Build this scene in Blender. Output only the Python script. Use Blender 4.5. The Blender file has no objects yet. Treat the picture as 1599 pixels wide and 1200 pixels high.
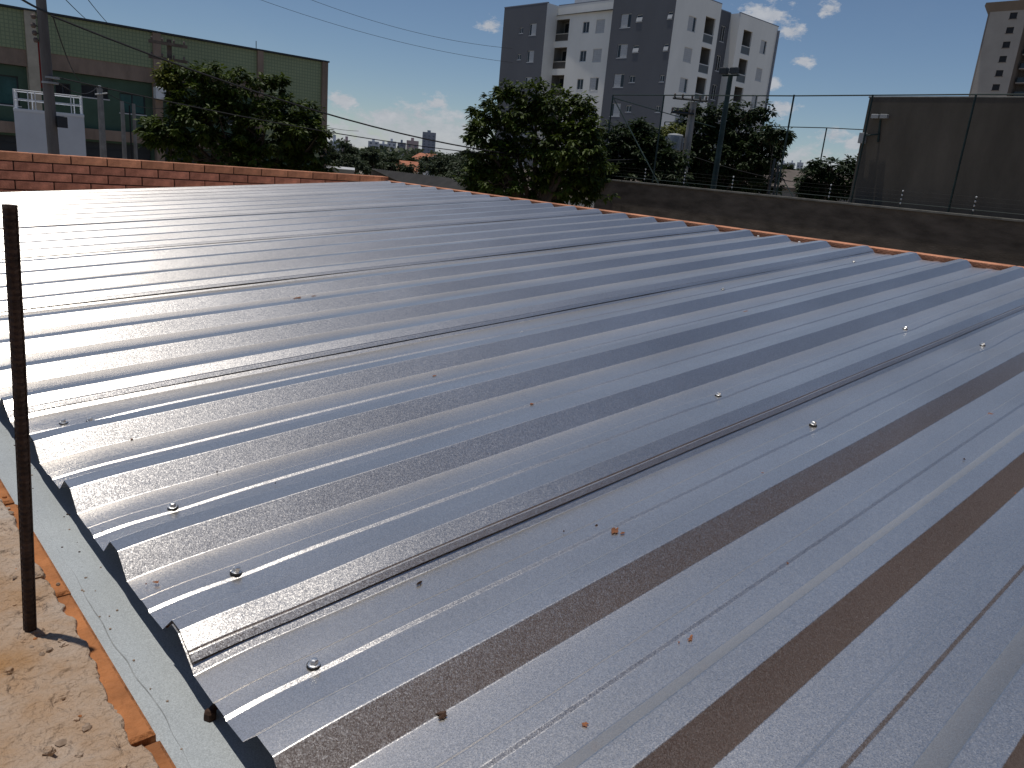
import bpy, math, random
from mathutils import Vector, Matrix, noise
random.seed(11)
sc = bpy.context.scene
COL = sc.collection
PI = math.pi

# ------------------------------------------------------------------ camera
# rows: world axes X (along the roof ribs), Y (along the gutter), Z up, in camera axes (right, down, forward)
RW = ((0.73615311, -0.12351561, 0.66544909),
      (-0.67112675, -0.26041965, 0.69409689),
      (0.08756422, -0.95756227, -0.27460336))
FPX, PCX, PCY = 1197.7, 799.5, 600.0
cam = bpy.data.cameras.new('camera')
cam.sensor_width = 36.0
cam.lens = FPX / 1599.0 * 36.0
cam.clip_start = 0.02
cam.clip_end = 20000.0
camo = bpy.data.objects.new('camera', cam)
COL.objects.link(camo)
camo.matrix_world = Matrix(((RW[0][0], -RW[0][1], -RW[0][2], 0), (RW[1][0], -RW[1][1], -RW[1][2], 0),
                            (RW[2][0], -RW[2][1], -RW[2][2], 0), (0, 0, 0, 1)))
sc.camera = camo


def ray(px, py):
    v = (px - PCX, py - PCY, FPX)
    d = Vector([sum(RW[i][j] * v[j] for j in range(3)) for i in range(3)])
    return d.normalized()


def on_x(px, py, X):
    r = ray(px, py)
    return r * (X / r.x)


def on_y(px, py, Y):
    r = ray(px, py)
    return r * (Y / r.y)


def on_z(px, py, Z):
    r = ray(px, py)
    return r * (Z / r.z)


def at_d(px, py, D):
    """point at horizontal distance D"""
    r = ray(px, py)
    return r * (D / math.hypot(r.x, r.y))


# ------------------------------------------------------------------ light
SUN_AZ, SUN_EL = math.radians(116.0), math.radians(82.5)
sdir = Vector((math.cos(SUN_EL) * math.cos(SUN_AZ), math.cos(SUN_EL) * math.sin(SUN_AZ), math.sin(SUN_EL)))
sun = bpy.data.lights.new('sun', 'SUN')
sun.energy = 3.8
sun.angle = math.radians(0.53)
sun.color = (1.0, 0.95, 0.88)
suno = bpy.data.objects.new('sun', sun)
COL.objects.link(suno)
suno.rotation_euler = (-sdir).to_track_quat('-Z', 'Y').to_euler()
sc.view_settings.view_transform = 'Standard'
sc.view_settings.look = 'None'
sc.view_settings.gamma = 1.0
sc.view_settings.use_curve_mapping = False
sc.view_settings.exposure = -0.48

world = bpy.data.worlds.new('World')
sc.world = world
world.use_nodes = True
wt = world.node_tree
wt.nodes.clear()
WN = wt.nodes.new
WL = wt.links.new


def wmath(op, a, b=None, c=None, clamp=False):
    n = WN('ShaderNodeMath')
    n.operation = op
    n.use_clamp = clamp
    for i, v in enumerate((a, b, c)):
        if v is None:
            continue
        if isinstance(v, (int, float)):
            n.inputs[i].default_value = v
        else:
            WL(v, n.inputs[i])
    return n.outputs[0]


sky = WN('ShaderNodeTexSky')
sky.sky_type = 'NISHITA'
sky.sun_disc = False
sky.sun_elevation = SUN_EL
sky.sun_rotation = PI / 2 - SUN_AZ
sky.altitude = 1500
sky.air_density = 1.0
sky.dust_density = 0.2
sky.ozone_density = 3.6
tc = WN('ShaderNodeTexCoord')
DIR = tc.outputs['Generated']
sep = WN('ShaderNodeSeparateXYZ')
WL(DIR, sep.inputs[0])
mp = WN('ShaderNodeMapping')
mp.inputs['Scale'].default_value = (1, 1, 2.0)
WL(DIR, mp.inputs['Vector'])


def wnoise(scale, detail, rough=0.55):
    n = WN('ShaderNodeTexNoise')
    n.inputs['Scale'].default_value = scale
    n.inputs['Detail'].default_value = detail
    n.inputs['Roughness'].default_value = rough
    WL(mp.outputs[0], n.inputs['Vector'])
    return n.outputs['Fac']


n_big = wnoise(9.0, 8, 0.6)
n_fine = wnoise(46.0, 9, 0.66)
n_wisp = wnoise(3.0, 9, 0.68)
el = sep.outputs['Z']
# a bank of cumulus low over the horizon, all the way round
hump = wmath('SUBTRACT', 1.0, wmath('MULTIPLY', wmath('ABSOLUTE', wmath('SUBTRACT', el, 0.010)), 24.0))
bank = wmath('ADD', wmath('MULTIPLY', hump, 0.75), wmath('MULTIPLY', wmath('SUBTRACT', n_big, 0.53), 3.4))
bank = wmath('ADD', bank, wmath('MULTIPLY', wmath('SUBTRACT', n_fine, 0.5), 2.6))
bank = wmath('MULTIPLY', wmath('ADD', bank, -0.1), 1.9, clamp=True)
# single fair-weather puffs
puffs = [(1190, 30, .030), (1205, 26, .020), (765, 41, .013), (1294, 15, .012), (1257, 94, .012), (1236, 50, .014), (1204, 132, .010),
         (1215, 168, .018), (1300, 212, .014), (682, 163, .013), (536, 158, .016), (600, 182, .020), (1335, 225, .014), (655, 180, .016)]
best = None
vecn = DIR
dirs = [(ray(p[0], p[1]), p[2]) for p in puffs]
rnd = random.Random(5)
for i in range(16):
    a = rnd.uniform(0, 2 * PI)
    e = rnd.uniform(0.05, 0.6)
    if abs(((math.degrees(a) - 46 + 180) % 360) - 180) < 48 and e < 0.5:
        continue
    dirs.append((Vector((math.cos(a) * math.cos(e), math.sin(a) * math.cos(e), math.sin(e))), rnd.uniform(.015, .05)))
for v, r in dirs:
    s1 = WN('ShaderNodeVectorMath')
    s1.operation = 'SUBTRACT'
    WL(DIR, s1.inputs[0])
    s1.inputs[1].default_value = v
    s2 = WN('ShaderNodeVectorMath')
    s2.operation = 'MULTIPLY'
    WL(s1.outputs[0], s2.inputs[0])
    s2.inputs[1].default_value = (1, 1, 1.7)
    ln = WN('ShaderNodeVectorMath')
    ln.operation = 'LENGTH'
    WL(s2.outputs[0], ln.inputs[0])
    g = wmath('SUBTRACT', 1.0, wmath('DIVIDE', ln.outputs['Value'], r))
    best = g if best is None else wmath('MAXIMUM', best, g)
best = wmath('MAXIMUM', best, -1.5)
pf = wmath('ADD', wmath('MULTIPLY', best, 1.1), wmath('MULTIPLY', wmath('SUBTRACT', n_fine, 0.47), 4.2))
pf = wmath('MULTIPLY', wmath('ADD', pf, 0.0), 1.35, clamp=True)
wisp = wmath('MULTIPLY', wmath('SUBTRACT', n_wisp, 0.52), 1.1, clamp=True)
mask = wmath('MAXIMUM', wmath('MAXIMUM', wmath('MULTIPLY', bank, 0.8), wmath('MULTIPLY', pf, 0.9)), wmath('MULTIPLY', wisp, 0.16))
mask = wmath('MULTIPLY', mask, wmath('MULTIPLY', wmath('ADD', el, 0.004), 250.0, clamp=True))
mixc = WN('ShaderNodeMix')
mixc.data_type = 'RGBA'
WL(mask, mixc.inputs[0])
WL(sky.outputs[0], mixc.inputs[6])
shade = WN('ShaderNodeMix')
shade.data_type = 'RGBA'
WL(n_fine, shade.inputs[0])
shade.inputs[6].default_value = (4.2, 4.7, 5.6, 1)
shade.inputs[7].default_value = (8.6, 8.7, 9.0, 1)
WL(shade.outputs[2], mixc.inputs[7])
bg = WN('ShaderNodeBackground')
bg.inputs['Strength'].default_value = 0.094
WL(mixc.outputs[2], bg.inputs['Color'])
wo = WN('ShaderNodeOutputWorld')
WL(bg.outputs[0], wo.inputs['Surface'])

# ------------------------------------------------------------------ materials
MATS = {}


def mat(name, col, rough=0.85, var=0.25, scale=6.0, metal=0.0, bump=0.0, bscale=None, col2=None, spec=0.3, detail=6, coords='Object', stretch=(1, 1, 1)):
    if name in MATS:
        return MATS[name]
    m = bpy.data.materials.new(name)
    m.use_nodes = True
    nt = m.node_tree
    b = nt.nodes['Principled BSDF']
    b.inputs['Roughness'].default_value = rough
    b.inputs['Metallic'].default_value = metal
    b.inputs['Specular IOR Level'].default_value = spec
    t = nt.nodes.new('ShaderNodeTexCoord')
    mpn = nt.nodes.new('ShaderNodeMapping')
    mpn.inputs['Scale'].default_value = stretch
    nt.links.new(t.outputs[coords], mpn.inputs[0])
    n = nt.nodes.new('ShaderNodeTexNoise')
    n.inputs['Scale'].default_value = scale
    n.inputs['Detail'].default_value = detail
    n.inputs['Roughness'].default_value = 0.62
    nt.links.new(mpn.outputs[0], n.inputs['Vector'])
    r = nt.nodes.new('ShaderNodeValToRGB')
    c2 = col2 if col2 else tuple(min(1, c * (1 + var)) for c in col)
    c1 = col if col2 else tuple(c * (1 - var) for c in col)
    r.color_ramp.elements[0].position = 0.32
    r.color_ramp.elements[1].position = 0.68
    r.color_ramp.elements[0].color = (*c1, 1)
    r.color_ramp.elements[1].color = (*c2, 1)
    nt.links.new(n.outputs['Fac'], r.inputs[0])
    # each object a little lighter or darker
    oi = nt.nodes.new('ShaderNodeObjectInfo')
    mr = nt.nodes.new('ShaderNodeMapRange')
    mr.inputs['To Min'].default_value = 1 - var * 0.45
    mr.inputs['To Max'].default_value = 1 + var * 0.45
    nt.links.new(oi.outputs['Random'], mr.inputs['Value'])
    mx = nt.nodes.new('ShaderNodeMix')
    mx.data_type = 'RGBA'
    mx.blend_type = 'MULTIPLY'
    mx.inputs[0].default_value = 1.0
    nt.links.new(r.outputs[0], mx.inputs[6])
    nt.links.new(mr.outputs[0], mx.inputs[7])
    nt.links.new(mx.outputs[2], b.inputs['Base Color'])
    if bump:
        n2 = nt.nodes.new('ShaderNodeTexNoise')
        n2.inputs['Scale'].default_value = bscale or scale * 4
        n2.inputs['Detail'].default_value = 8
        nt.links.new(mpn.outputs[0], n2.inputs['Vector'])
        bp = nt.nodes.new('ShaderNodeBump')
        bp.inputs['Strength'].default_value = bump
        bp.inputs['Distance'].default_value = 0.02
        nt.links.new(n2.outputs['Fac'], bp.inputs['Height'])
        nt.links.new(bp.outputs[0], b.inputs['Normal'])
    MATS[name] = m
    return m


def galvanised(name, base, cell, tilt, r0, r1, stain=0.0, metal=1.0, sharp=None):
    """aluminium-zinc coated steel: small crystals, each tilted a little its own way"""
    m = bpy.data.materials.new(name)
    m.use_nodes = True
    nt = m.node_tree
    N, L = nt.nodes.new, nt.links.new
    b = nt.nodes['Principled BSDF']
    b.inputs['Metallic'].default_value = metal
    t = N('ShaderNodeTexCoord')
    vor = N('ShaderNodeTexVoronoi')
    vor.inputs['Scale'].default_value = 1.0 / cell
    L(t.outputs['Object'], vor.inputs['Vector'])
    sub = N('ShaderNodeVectorMath')
    sub.operation = 'SUBTRACT'
    L(vor.outputs['Color'], sub.inputs[0])
    sub.inputs[1].default_value = (.5, .5, .5)
    scl = N('ShaderNodeVectorMath')
    scl.operation = 'SCALE'
    L(sub.outputs[0], scl.inputs[0])
    scl.inputs['Scale'].default_value = tilt
    geo = N('ShaderNodeNewGeometry')
    add = N('ShaderNodeVectorMath')
    add.operation = 'ADD'
    L(geo.outputs['Normal'], add.inputs[0])
    L(scl.outputs[0], add.inputs[1])
    nor = N('ShaderNodeVectorMath')
    nor.operation = 'NORMALIZE'
    L(add.outputs[0], nor.inputs[0])
    L(nor.outputs[0], b.inputs['Normal'])
    sc_ = N('ShaderNodeSeparateColor')
    L(vor.outputs['Color'], sc_.inputs[0])
    mr = N('ShaderNodeMapRange')
    mr.inputs['To Min'].default_value = 0.80
    mr.inputs['To Max'].default_value = 1.14
    L(sc_.outputs[2], mr.inputs['Value'])
    # large soft differences: handling marks, dried water
    big = N('ShaderNodeTexNoise')
    big.inputs['Scale'].default_value = 3.2
    big.inputs['Detail'].default_value = 7
    mpn = N('ShaderNodeMapping')
    mpn.inputs['Scale'].default_value = (0.55, 1.5, 1)
    L(t.outputs['Object'], mpn.inputs[0])
    L(mpn.outputs[0], big.inputs['Vector'])
    mr2 = N('ShaderNodeMapRange')
    mr2.inputs['From Min'].default_value = 0.3
    mr2.inputs['From Max'].default_value = 0.7
    mr2.inputs['To Min'].default_value = 0.86
    mr2.inputs['To Max'].default_value = 1.05
    L(big.outputs['Fac'], mr2.inputs['Value'])
    mul = N('ShaderNodeMath')
    mul.operation = 'MULTIPLY'
    L(mr.outputs[0], mul.inputs[0])
    L(mr2.outputs[0], mul.inputs[1])
    mx = N('ShaderNodeMix')
    mx.data_type = 'RGBA'
    mx.blend_type = 'MULTIPLY'
    mx.inputs[0].default_value = 1
    mx.inputs[6].default_value = (*base, 1)
    L(mul.outputs[0], mx.inputs[7])
    out = mx.outputs[2]
    if stain:
        st = N('ShaderNodeTexNoise')
        st.inputs['Scale'].default_value = 7.0
        st.inputs['Detail'].default_value = 10
        st.inputs['Roughness'].default_value = 0.7
        L(t.outputs['Object'], st.inputs['Vector'])
        rp = N('ShaderNodeMapRange')
        rp.inputs['From Min'].default_value = 0.70
        rp.inputs['From Max'].default_value = 0.80
        rp.inputs['To Max'].default_value = stain
        L(st.outputs['Fac'], rp.inputs['Value'])
        m2 = N('ShaderNodeMix')
        m2.data_type = 'RGBA'
        L(rp.outputs[0], m2.inputs[0])
        L(out, m2.inputs[6])
        m2.inputs[7].default_value = (0.34, 0.24, 0.15, 1)
        out = m2.outputs[2]
    L(out, b.inputs['Base Color'])
    rr = N('ShaderNodeMapRange')
    rr.inputs['To Min'].default_value = r0
    rr.inputs['To Max'].default_value = r1
    L(sc_.outputs[1], rr.inputs['Value'])
    L(rr.outputs[0], b.inputs['Roughness'])
    if sharp:
        # smoother skin of the coating over the rough crystals
        b2 = N('ShaderNodeBsdfPrincipled')
        b2.inputs['Metallic'].default_value = 1.0
        b2.inputs['Roughness'].default_value = sharp
        L(out, b2.inputs['Base Color'])
        L(nor.outputs[0], b2.inputs['Normal'])
        ms = N('ShaderNodeMixShader')
        ms.inputs[0].default_value = 0.55
        L(b.outputs[0], ms.inputs[1])
        L(b2.outputs[0], ms.inputs[2])
        L(ms.outputs[0], nt.nodes['Material Output'].inputs['Surface'])
    MATS[name] = m
    return m


STEEL = galvanised('zinc_roof_steel', (0.82, 0.785, 0.74), 0.0011, 0.13, 0.38, 0.50, stain=0.30, sharp=0.25)
GUTTER = galvanised('zinc_gutter_steel', (0.47, 0.505, 0.51), 0.0012, 0.20, 0.45, 0.60, stain=0.25, metal=0.05)
SCREWM = mat('screw_steel', (0.75, 0.75, 0.74), 0.38, 0.1, 60, metal=1.0)
RUBBER = mat('rubber_washer', (0.02, 0.02, 0.02), 0.7, 0.2, 60)
MUD = mat('red_mud', (0.23, 0.095, 0.045), 0.9, 0.4, 60)
LEAFDRY = mat('dry_leaf', (0.06, 0.032, 0.02), 0.8, 0.4, 80)
BRICK = mat('red_brick', (0.43, 0.18, 0.12), 0.88, 0.48, 9, bump=0.35, bscale=90)
BRICKTOP = mat('orange_brick', (0.50, 0.225, 0.13), 0.88, 0.36, 9, bump=0.35, bscale=90)
JOINT = mat('dark_joint_mortar', (0.035, 0.018, 0.015), 0.95, 0.3, 20)
CLAYB = mat('clay_block', (0.40, 0.16, 0.06), 0.9, 0.3, 14, bump=0.5, bscale=120)
MORTAR = mat('rough_mortar', (0.44, 0.24, 0.10), 0.95, 0.3, 4.2, bump=1.0, bscale=70, col2=(0.60, 0.52, 0.44), detail=10)
CRUMB = mat('mortar_crumb', (0.30, 0.22, 0.16), 0.95, 0.4, 40)
REBAR = mat('rusty_rebar', (0.045, 0.028, 0.022), 0.75, 0.5, 60, bump=0.3, bscale=300)
DARKSEAL = mat('sealant', (0.33, 0.35, 0.35), 0.8, 0.3, 30)
HOUSEW = mat('brown_house_render', (0.185, 0.088, 0.058), 0.95, 0.15, 2)
WALLDARK = mat('grey_brown_block', (0.125, 0.103, 0.082), 0.95, 0.34, 1.2, bump=0.4, bscale=12, stretch=(1, 1, 3))
COPE = mat('weathered_cap', (0.20, 0.19, 0.165), 0.95, 0.3, 2.5)
BIGWALL = mat('grey_render', (0.112, 0.098, 0.080), 0.95, 0.26, 0.7, bump=0.2, bscale=6, stretch=(1, 1, .3), detail=10)
FENCEM = mat('dark_green_post', (0.025, 0.045, 0.042), 0.6, 0.3, 4)
CONC = mat('concrete_pole', (0.27, 0.255, 0.235), 0.95, 0.2, 3)
CONCD = mat('dark_concrete_pole', (0.16, 0.145, 0.135), 0.95, 0.25, 2.5, stretch=(1, 1, .3))
WOODP = mat('old_wood', (0.13, 0.10, 0.08), 0.95, 0.3, 4)
CABLE = mat('cable_black', (0.02, 0.02, 0.022), 0.7, 0.1, 2)
PORC = mat('insulator', (0.16, 0.12, 0.10), 0.5, 0.2, 8)
GALVBOX = mat('transformer_grey', (0.36, 0.37, 0.37), 0.6, 0.15, 4)
WHITE = mat('white_paint', (0.72, 0.73, 0.74), 0.8, 0.06, 1.5)
WHITEB = mat('white_render', (0.84, 0.82, 0.77), 0.9, 0.06, 0.4, stretch=(1, 1, .4))
GREYB = mat('grey_render_paint', (0.13, 0.135, 0.15), 0.9, 0.06, 0.4, stretch=(1, 1, .4))
BEIGE = mat('beige_render', (0.40, 0.36, 0.32), 0.9, 0.08, 0.3)
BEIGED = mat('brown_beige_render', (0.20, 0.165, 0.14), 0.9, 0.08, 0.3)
SHUT = mat('roller_shutter', (0.50, 0.51, 0.52), 0.7, 0.06, 3)
GLASS = mat('dark_glass', (0.02, 0.024, 0.028), 0.15, 0.2, 1, spec=0.45)
GLASSG = mat('teal_glass', (0.05, 0.12, 0.115), 0.12, 0.3, 1, spec=0.6)
FRAMEW = mat('white_frame', (0.6, 0.6, 0.6), 0.6, 0.05, 3)
FRAMED = mat('dark_frame', (0.04, 0.045, 0.05), 0.6, 0.1, 3)
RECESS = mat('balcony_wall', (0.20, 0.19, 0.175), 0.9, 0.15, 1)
GREENT = None
GREENW = mat('dark_green_render', (0.075, 0.125, 0.088), 0.9, 0.15, 1.0)
PILAS = mat('brown_concrete', (0.27, 0.20, 0.155), 0.95, 0.22, 1.5, stretch=(1, 1, .4))
PILASL = mat('beige_concrete', (0.42, 0.37, 0.29), 0.95, 0.2, 1.5)
REDP = mat('red_paint', (0.24, 0.03, 0.025), 0.8, 0.15, 3)
ASPH = mat('roof_grey', (0.10, 0.095, 0.09), 0.95, 0.2, 2)
TILE = mat('clay_roof_tile', (0.42, 0.17, 0.10), 0.9, 0.25, 1.5)
OLDTILE = mat('old_roof_tile', (0.13, 0.108, 0.092), 0.95, 0.25, 1.0)
CREAM = mat('cream_render', (0.50, 0.45, 0.36), 0.9, 0.12, 1)
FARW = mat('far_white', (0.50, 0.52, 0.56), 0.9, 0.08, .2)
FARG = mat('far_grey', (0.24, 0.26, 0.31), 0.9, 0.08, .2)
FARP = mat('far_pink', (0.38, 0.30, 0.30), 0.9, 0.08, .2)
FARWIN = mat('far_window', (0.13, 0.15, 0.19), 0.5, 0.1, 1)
BARK = mat('bark', (0.085, 0.065, 0.05), 0.95, 0.3, 6, bump=0.5)
GROUND = mat('ground_earth', (0.20, 0.175, 0.135), 0.95, 0.2, 0.15, col2=(0.29, 0.25, 0.20))
HILLM = mat('wooded_hill', (0.035, 0.055, 0.03), 0.95, 0.3, 0.05)


def leafmat(name, c1, c2):
    m = bpy.data.materials.new(name)
    m.use_nodes = True
    nt = m.node_tree
    b = nt.nodes['Principled BSDF']
    b.inputs['Roughness'].default_value = 0.55
    b.inputs['Specular IOR Level'].default_value = 0.3
    at = nt.nodes.new('ShaderNodeAttribute')
    at.attribute_name = 'tone'
    r = nt.nodes.new('ShaderNodeMix')
    r.data_type = 'RGBA'
    nt.links.new(at.outputs['Fac'], r.inputs[0])
    r.inputs[6].default_value = (*c1, 1)
    r.inputs[7].default_value = (*c2, 1)
    nt.links.new(r.outputs[2], b.inputs['Base Color'])
    tr = nt.nodes.new('ShaderNodeBsdfTranslucent')
    nt.links.new(r.outputs[2], tr.inputs['Color'])
    mx = nt.nodes.new('ShaderNodeMixShader')
    mx.inputs[0].default_value = 0.28
    nt.links.new(b.outputs[0], mx.inputs[1])
    nt.links.new(tr.outputs[0], mx.inputs[2])
    nt.links.new(mx.outputs[0], nt.nodes['Material Output'].inputs['Surface'])
    MATS[name] = m
    return m


LEAF = leafmat('mango_leaf', (0.014, 0.028, 0.006), (0.095, 0.135, 0.018))
LEAFD = leafmat('dark_leaf', (0.016, 0.030, 0.011), (0.045, 0.070, 0.020))
LEAFY = leafmat('yellow_leaf', (0.09, 0.115, 0.02), (0.16, 0.17, 0.03))
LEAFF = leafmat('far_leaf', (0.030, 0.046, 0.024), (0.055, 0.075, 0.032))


def tilemat():
    m = bpy.data.materials.new('pale_green_tile')
    m.use_nodes = True
    nt = m.node_tree
    b = nt.nodes['Principled BSDF']
    b.inputs['Roughness'].default_value = 0.55
    t = nt.nodes.new('ShaderNodeTexCoord')
    mpn = nt.nodes.new('ShaderNodeMapping')
    mpn.inputs['Rotation'].default_value = (PI / 2, 0, 0)
    nt.links.new(t.outputs['Object'], mpn.inputs[0])
    br = nt.nodes.new('ShaderNodeTexBrick')
    br.offset = 0.0
    br.inputs['Scale'].default_value = 1.0
    br.inputs['Brick Width'].default_value = 0.16
    br.inputs['Row Height'].default_value = 0.16
    br.inputs['Mortar Size'].default_value = 0.022
    br.inputs['Color1'].default_value = (0.275, 0.315, 0.175, 1)
    br.inputs['Color2'].default_value = (0.295, 0.335, 0.185, 1)
    br.inputs['Mortar'].default_value = (0.20, 0.24, 0.135, 1)
    nt.links.new(mpn.outputs[0], br.inputs['Vector'])
    n = nt.nodes.new('ShaderNodeTexNoise')
    n.inputs['Scale'].default_value = 0.6
    n.inputs['Detail'].default_value = 6
    nt.links.new(t.outputs['Object'], n.inputs['Vector'])
    mr = nt.nodes.new('ShaderNodeMapRange')
    mr.inputs['To Min'].default_value = 0.78
    mr.inputs['To Max'].default_value = 1.15
    nt.links.new(n.outputs['Fac'], mr.inputs['Value'])
    mx = nt.nodes.new('ShaderNodeMix')
    mx.data_type = 'RGBA'
    mx.blend_type = 'MULTIPLY'
    mx.inputs[0].default_value = 1
    nt.links.new(br.outputs[0], mx.inputs[6])
    nt.links.new(mr.outputs[0], mx.inputs[7])
    nt.links.new(mx.outputs[2], b.inputs['Base Color'])
    return m


GREENT = tilemat()


# ------------------------------------------------------------------ mesh helpers
class MB:
    def __init__(s):
        s.v, s.f = [], []

    def quad(s, a, b, c, d):
        i = len(s.v)
        s.v += [tuple(a), tuple(b), tuple(c), tuple(d)]
        s.f.append((i, i + 1, i + 2, i + 3))
        return s

    def tri(s, a, b, c):
        i = len(s.v)
        s.v += [tuple(a), tuple(b), tuple(c)]
        s.f.append((i, i + 1, i + 2))
        return s

    def box(s, x0, x1, y0, y1, z0, z1):
        i = len(s.v)
        s.v += [(x0, y0, z0), (x1, y0, z0), (x1, y1, z0), (x0, y1, z0), (x0, y0, z1), (x1, y0, z1), (x1, y1, z1), (x0, y1, z1)]
        s.f += [tuple(i + k for k in q) for q in ((0, 3, 2, 1), (4, 5, 6, 7), (0, 1, 5, 4), (1, 2, 6, 5), (2, 3, 7, 6), (3, 0, 4, 7))]
        return s

    def cbox(s, x0, x1, y0, y1, z0, z1, b):
        """box with its top edges bevelled"""
        i = len(s.v)
        s.v += [(x0, y0, z0), (x1, y0, z0), (x1, y1, z0), (x0, y1, z0), (x0, y0, z1 - b), (x1, y0, z1 - b), (x1, y1, z1 - b), (x0, y1, z1 - b),
                (x0 + b, y0 + b, z1), (x1 - b, y0 + b, z1), (x1 - b, y1 - b, z1), (x0 + b, y1 - b, z1)]
        s.f += [tuple(i + k for k in q) for q in ((0, 3, 2, 1), (8, 9, 10, 11), (0, 1, 5, 4), (1, 2, 6, 5), (2, 3, 7, 6), (3, 0, 4, 7),
                                                  (4, 5, 9, 8), (5, 6, 10, 9), (6, 7, 11, 10), (7, 4, 8, 11))]
        return s

    def tube(s, pts, rad, n=6, caps=True):
        pts = [Vector(p) for p in pts]
        if not isinstance(rad, (list, tuple)):
            rad = [rad] * len(pts)
        base = len(s.v)
        ref = None
        for k, p in enumerate(pts):
            t = (pts[min(k + 1, len(pts) - 1)] - pts[max(k - 1, 0)]).normalized()
            if ref is None:
                ref = Vector((0, 0, 1)) if abs(t.z) < 0.9 else Vector((1, 0, 0))
            u = t.cross(ref).normalized()
            w = t.cross(u).normalized()
            for j in range(n):
                a = 2 * PI * j / n
                s.v.append(tuple(p + (u * math.cos(a) + w * math.sin(a)) * rad[k]))
        for k in range(len(pts) - 1):
            for j in range(n):
                a, b = base + k * n + j, base + k * n + (j + 1) % n
                s.f.append((a, b, b + n, a + n))
        if caps:
            s.f.append(tuple(base + j for j in range(n))[::-1])
            s.f.append(tuple(base + (len(pts) - 1) * n + j for j in range(n)))
        return s

    def lathe(s, prof, c, n=12):
        base = len(s.v)
        for r, z in prof:
            for j in range(n):
                a = 2 * PI * j / n
                s.v.append((c[0] + r * math.cos(a), c[1] + r * math.sin(a), c[2] + z))
        for k in range(len(prof) - 1):
            for j in range(n):
                a, b = base + k * n + j, base + k * n + (j + 1) % n
                s.f.append((a, b, b + n, a + n))
        s.f.append(tuple(base + j for j in range(n))[::-1])
        s.f.append(tuple(base + (len(prof) - 1) * n + j for j in range(n)))
        return s

    def build(s, name, m, parent=None, smooth=False):
        me = bpy.data.meshes.new(name)
        me.from_pydata(s.v, [], s.f)
        me.materials.append(m)
        if smooth:
            me.polygons.foreach_set('use_smooth', [True] * len(me.polygons))
        me.update()
        o = bpy.data.objects.new(name, me)
        COL.objects.link(o)
        if parent:
            o.parent = parent
        return o


def tag(o, label, cat, group=None):
    o['label'] = label
    o['category'] = cat
    if group:
        o['group'] = group
    return o


def thing(name, label, cat, group=None, loc=(0, 0, 0)):
    o = bpy.data.objects.new(name, None)
    o.empty_display_size = 0.1
    COL.objects.link(o)
    o.location = loc
    return tag(o, label, cat, group)


def local(o, root):
    """parent a part that was built in world coordinates to an unrotated root"""
    o.parent = root
    o.location = tuple(-c for c in root.location)
    return o


def struct(o):
    o['kind'] = 'structure'
    return o


GZ = -4.0     # street level

# ------------------------------------------------------------------ ground
g = MB()
g.quad((-4000, -4000, GZ), (4000, -4000, GZ), (4000, 4000, GZ), (-4000, 4000, GZ))
struct(g.build('ground', GROUND))

# ------------------------------------------------------------------ metal roof
Z0, SL, XE, XF = -0.5923, 0.0748, 0.277, 4.306
PH = 0.0298        # rib height


def pan_z(x):
    return Z0 + SL * (x - 0.27)


def fillet(pts, r, seg=4):
    out = [pts[0]]
    for i in range(1, len(pts) - 1):
        a, p, b = Vector(pts[i - 1]), Vector(pts[i]), Vector(pts[i + 1])
        u, w = (a - p), (b - p)
        lu, lw = u.length, w.length
        u.normalize()
        w.normalize()
        ang = u.angle(w)
        if ang > 3.0:
            out.append(tuple(p))
            continue
        d = min(r / math.tan(ang / 2), lu * 0.4, lw * 0.4)
        rr = d * math.tan(ang / 2)
        p0, p1 = p + u * d, p + w * d
        c = p + (u + w).normalized() * (rr / math.sin(ang / 2))
        out.append(tuple(p + u * min(d * 1.35, lu * 0.47)))
        v0, v1 = p0 - c, p1 - c
        for k in range(seg + 1):
            t = k / seg
            q = (v0 * (1 - t) + v1 * t).normalized() * rr + c
            out.append(tuple(q))
        out.append(tuple(p + w * min(d * 1.35, lw * 0.47)))
    out.append(pts[-1])
    return out


screw_spots = [(0.387, 0.695), (0.398, 0.937), (0.399, 1.183), (0.402, 1.656), (0.359, 1.684), (0.409, 1.905), (1.599, 0.946), (1.601, 0.704),
               (2.72, 1.668), (1.601, 1.646), (2.699, 0.946), (2.696, 0.709), (0.40, 2.63), (0.40, 3.12), (0.40, 3.60), (1.60, 2.63),
               (1.60, 3.60), (2.70, 2.63), (2.70, 3.60), (3.9, 0.705), (3.9, 1.68), (3.9, 2.64), (0.40, 4.58), (1.60, 4.58), (0.41, 5.56), (1.6, 5.56)]


def sheet_dz(x, y, seed):
    z = 0.0017 * noise.noise(Vector((x * 1.1, y * 3.0, seed * 7.1))) + 0.0005 * noise.noise(Vector((x * 4.0, y * 9.0, seed * 3.3)))
    for sx, sy in screw_spots:
        r2 = ((x - sx) / 0.075) ** 2 + ((y - sy) / 0.032) ** 2
        if r2 < 9:
            z -= 0.0036 * math.exp(-r2)
    e = max(0.0, 1 - (x - XE) / 0.10)
    if e > 0:
        z += -e * e * 0.0045 + e * e * 0.0045 * noise.noise(Vector((2.0, y * 11.0, seed)))
    e = max(0.0, 1 - (XF - x) / 0.12)
    if e > 0:
        z += e * e * 0.004 * noise.noise(Vector((9.0, y * 11.0, seed)))
    # a trodden dent
    for sx, sy, a, rx, ry in ((2.72, 0.92, .004, .16, .05), (2.70, 0.69, .004, .14, .05), (3.5, 1.4, .003, .2, .06), (0.42, 0.83, .004, .1, .05)):
        r2 = ((x - sx) / rx) ** 2 + ((y - sy) / ry) ** 2
        if r2 < 9:
            z -= a * math.exp(-r2)
    return z


def rib_points(B, first, last, nxt):
    pass


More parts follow.
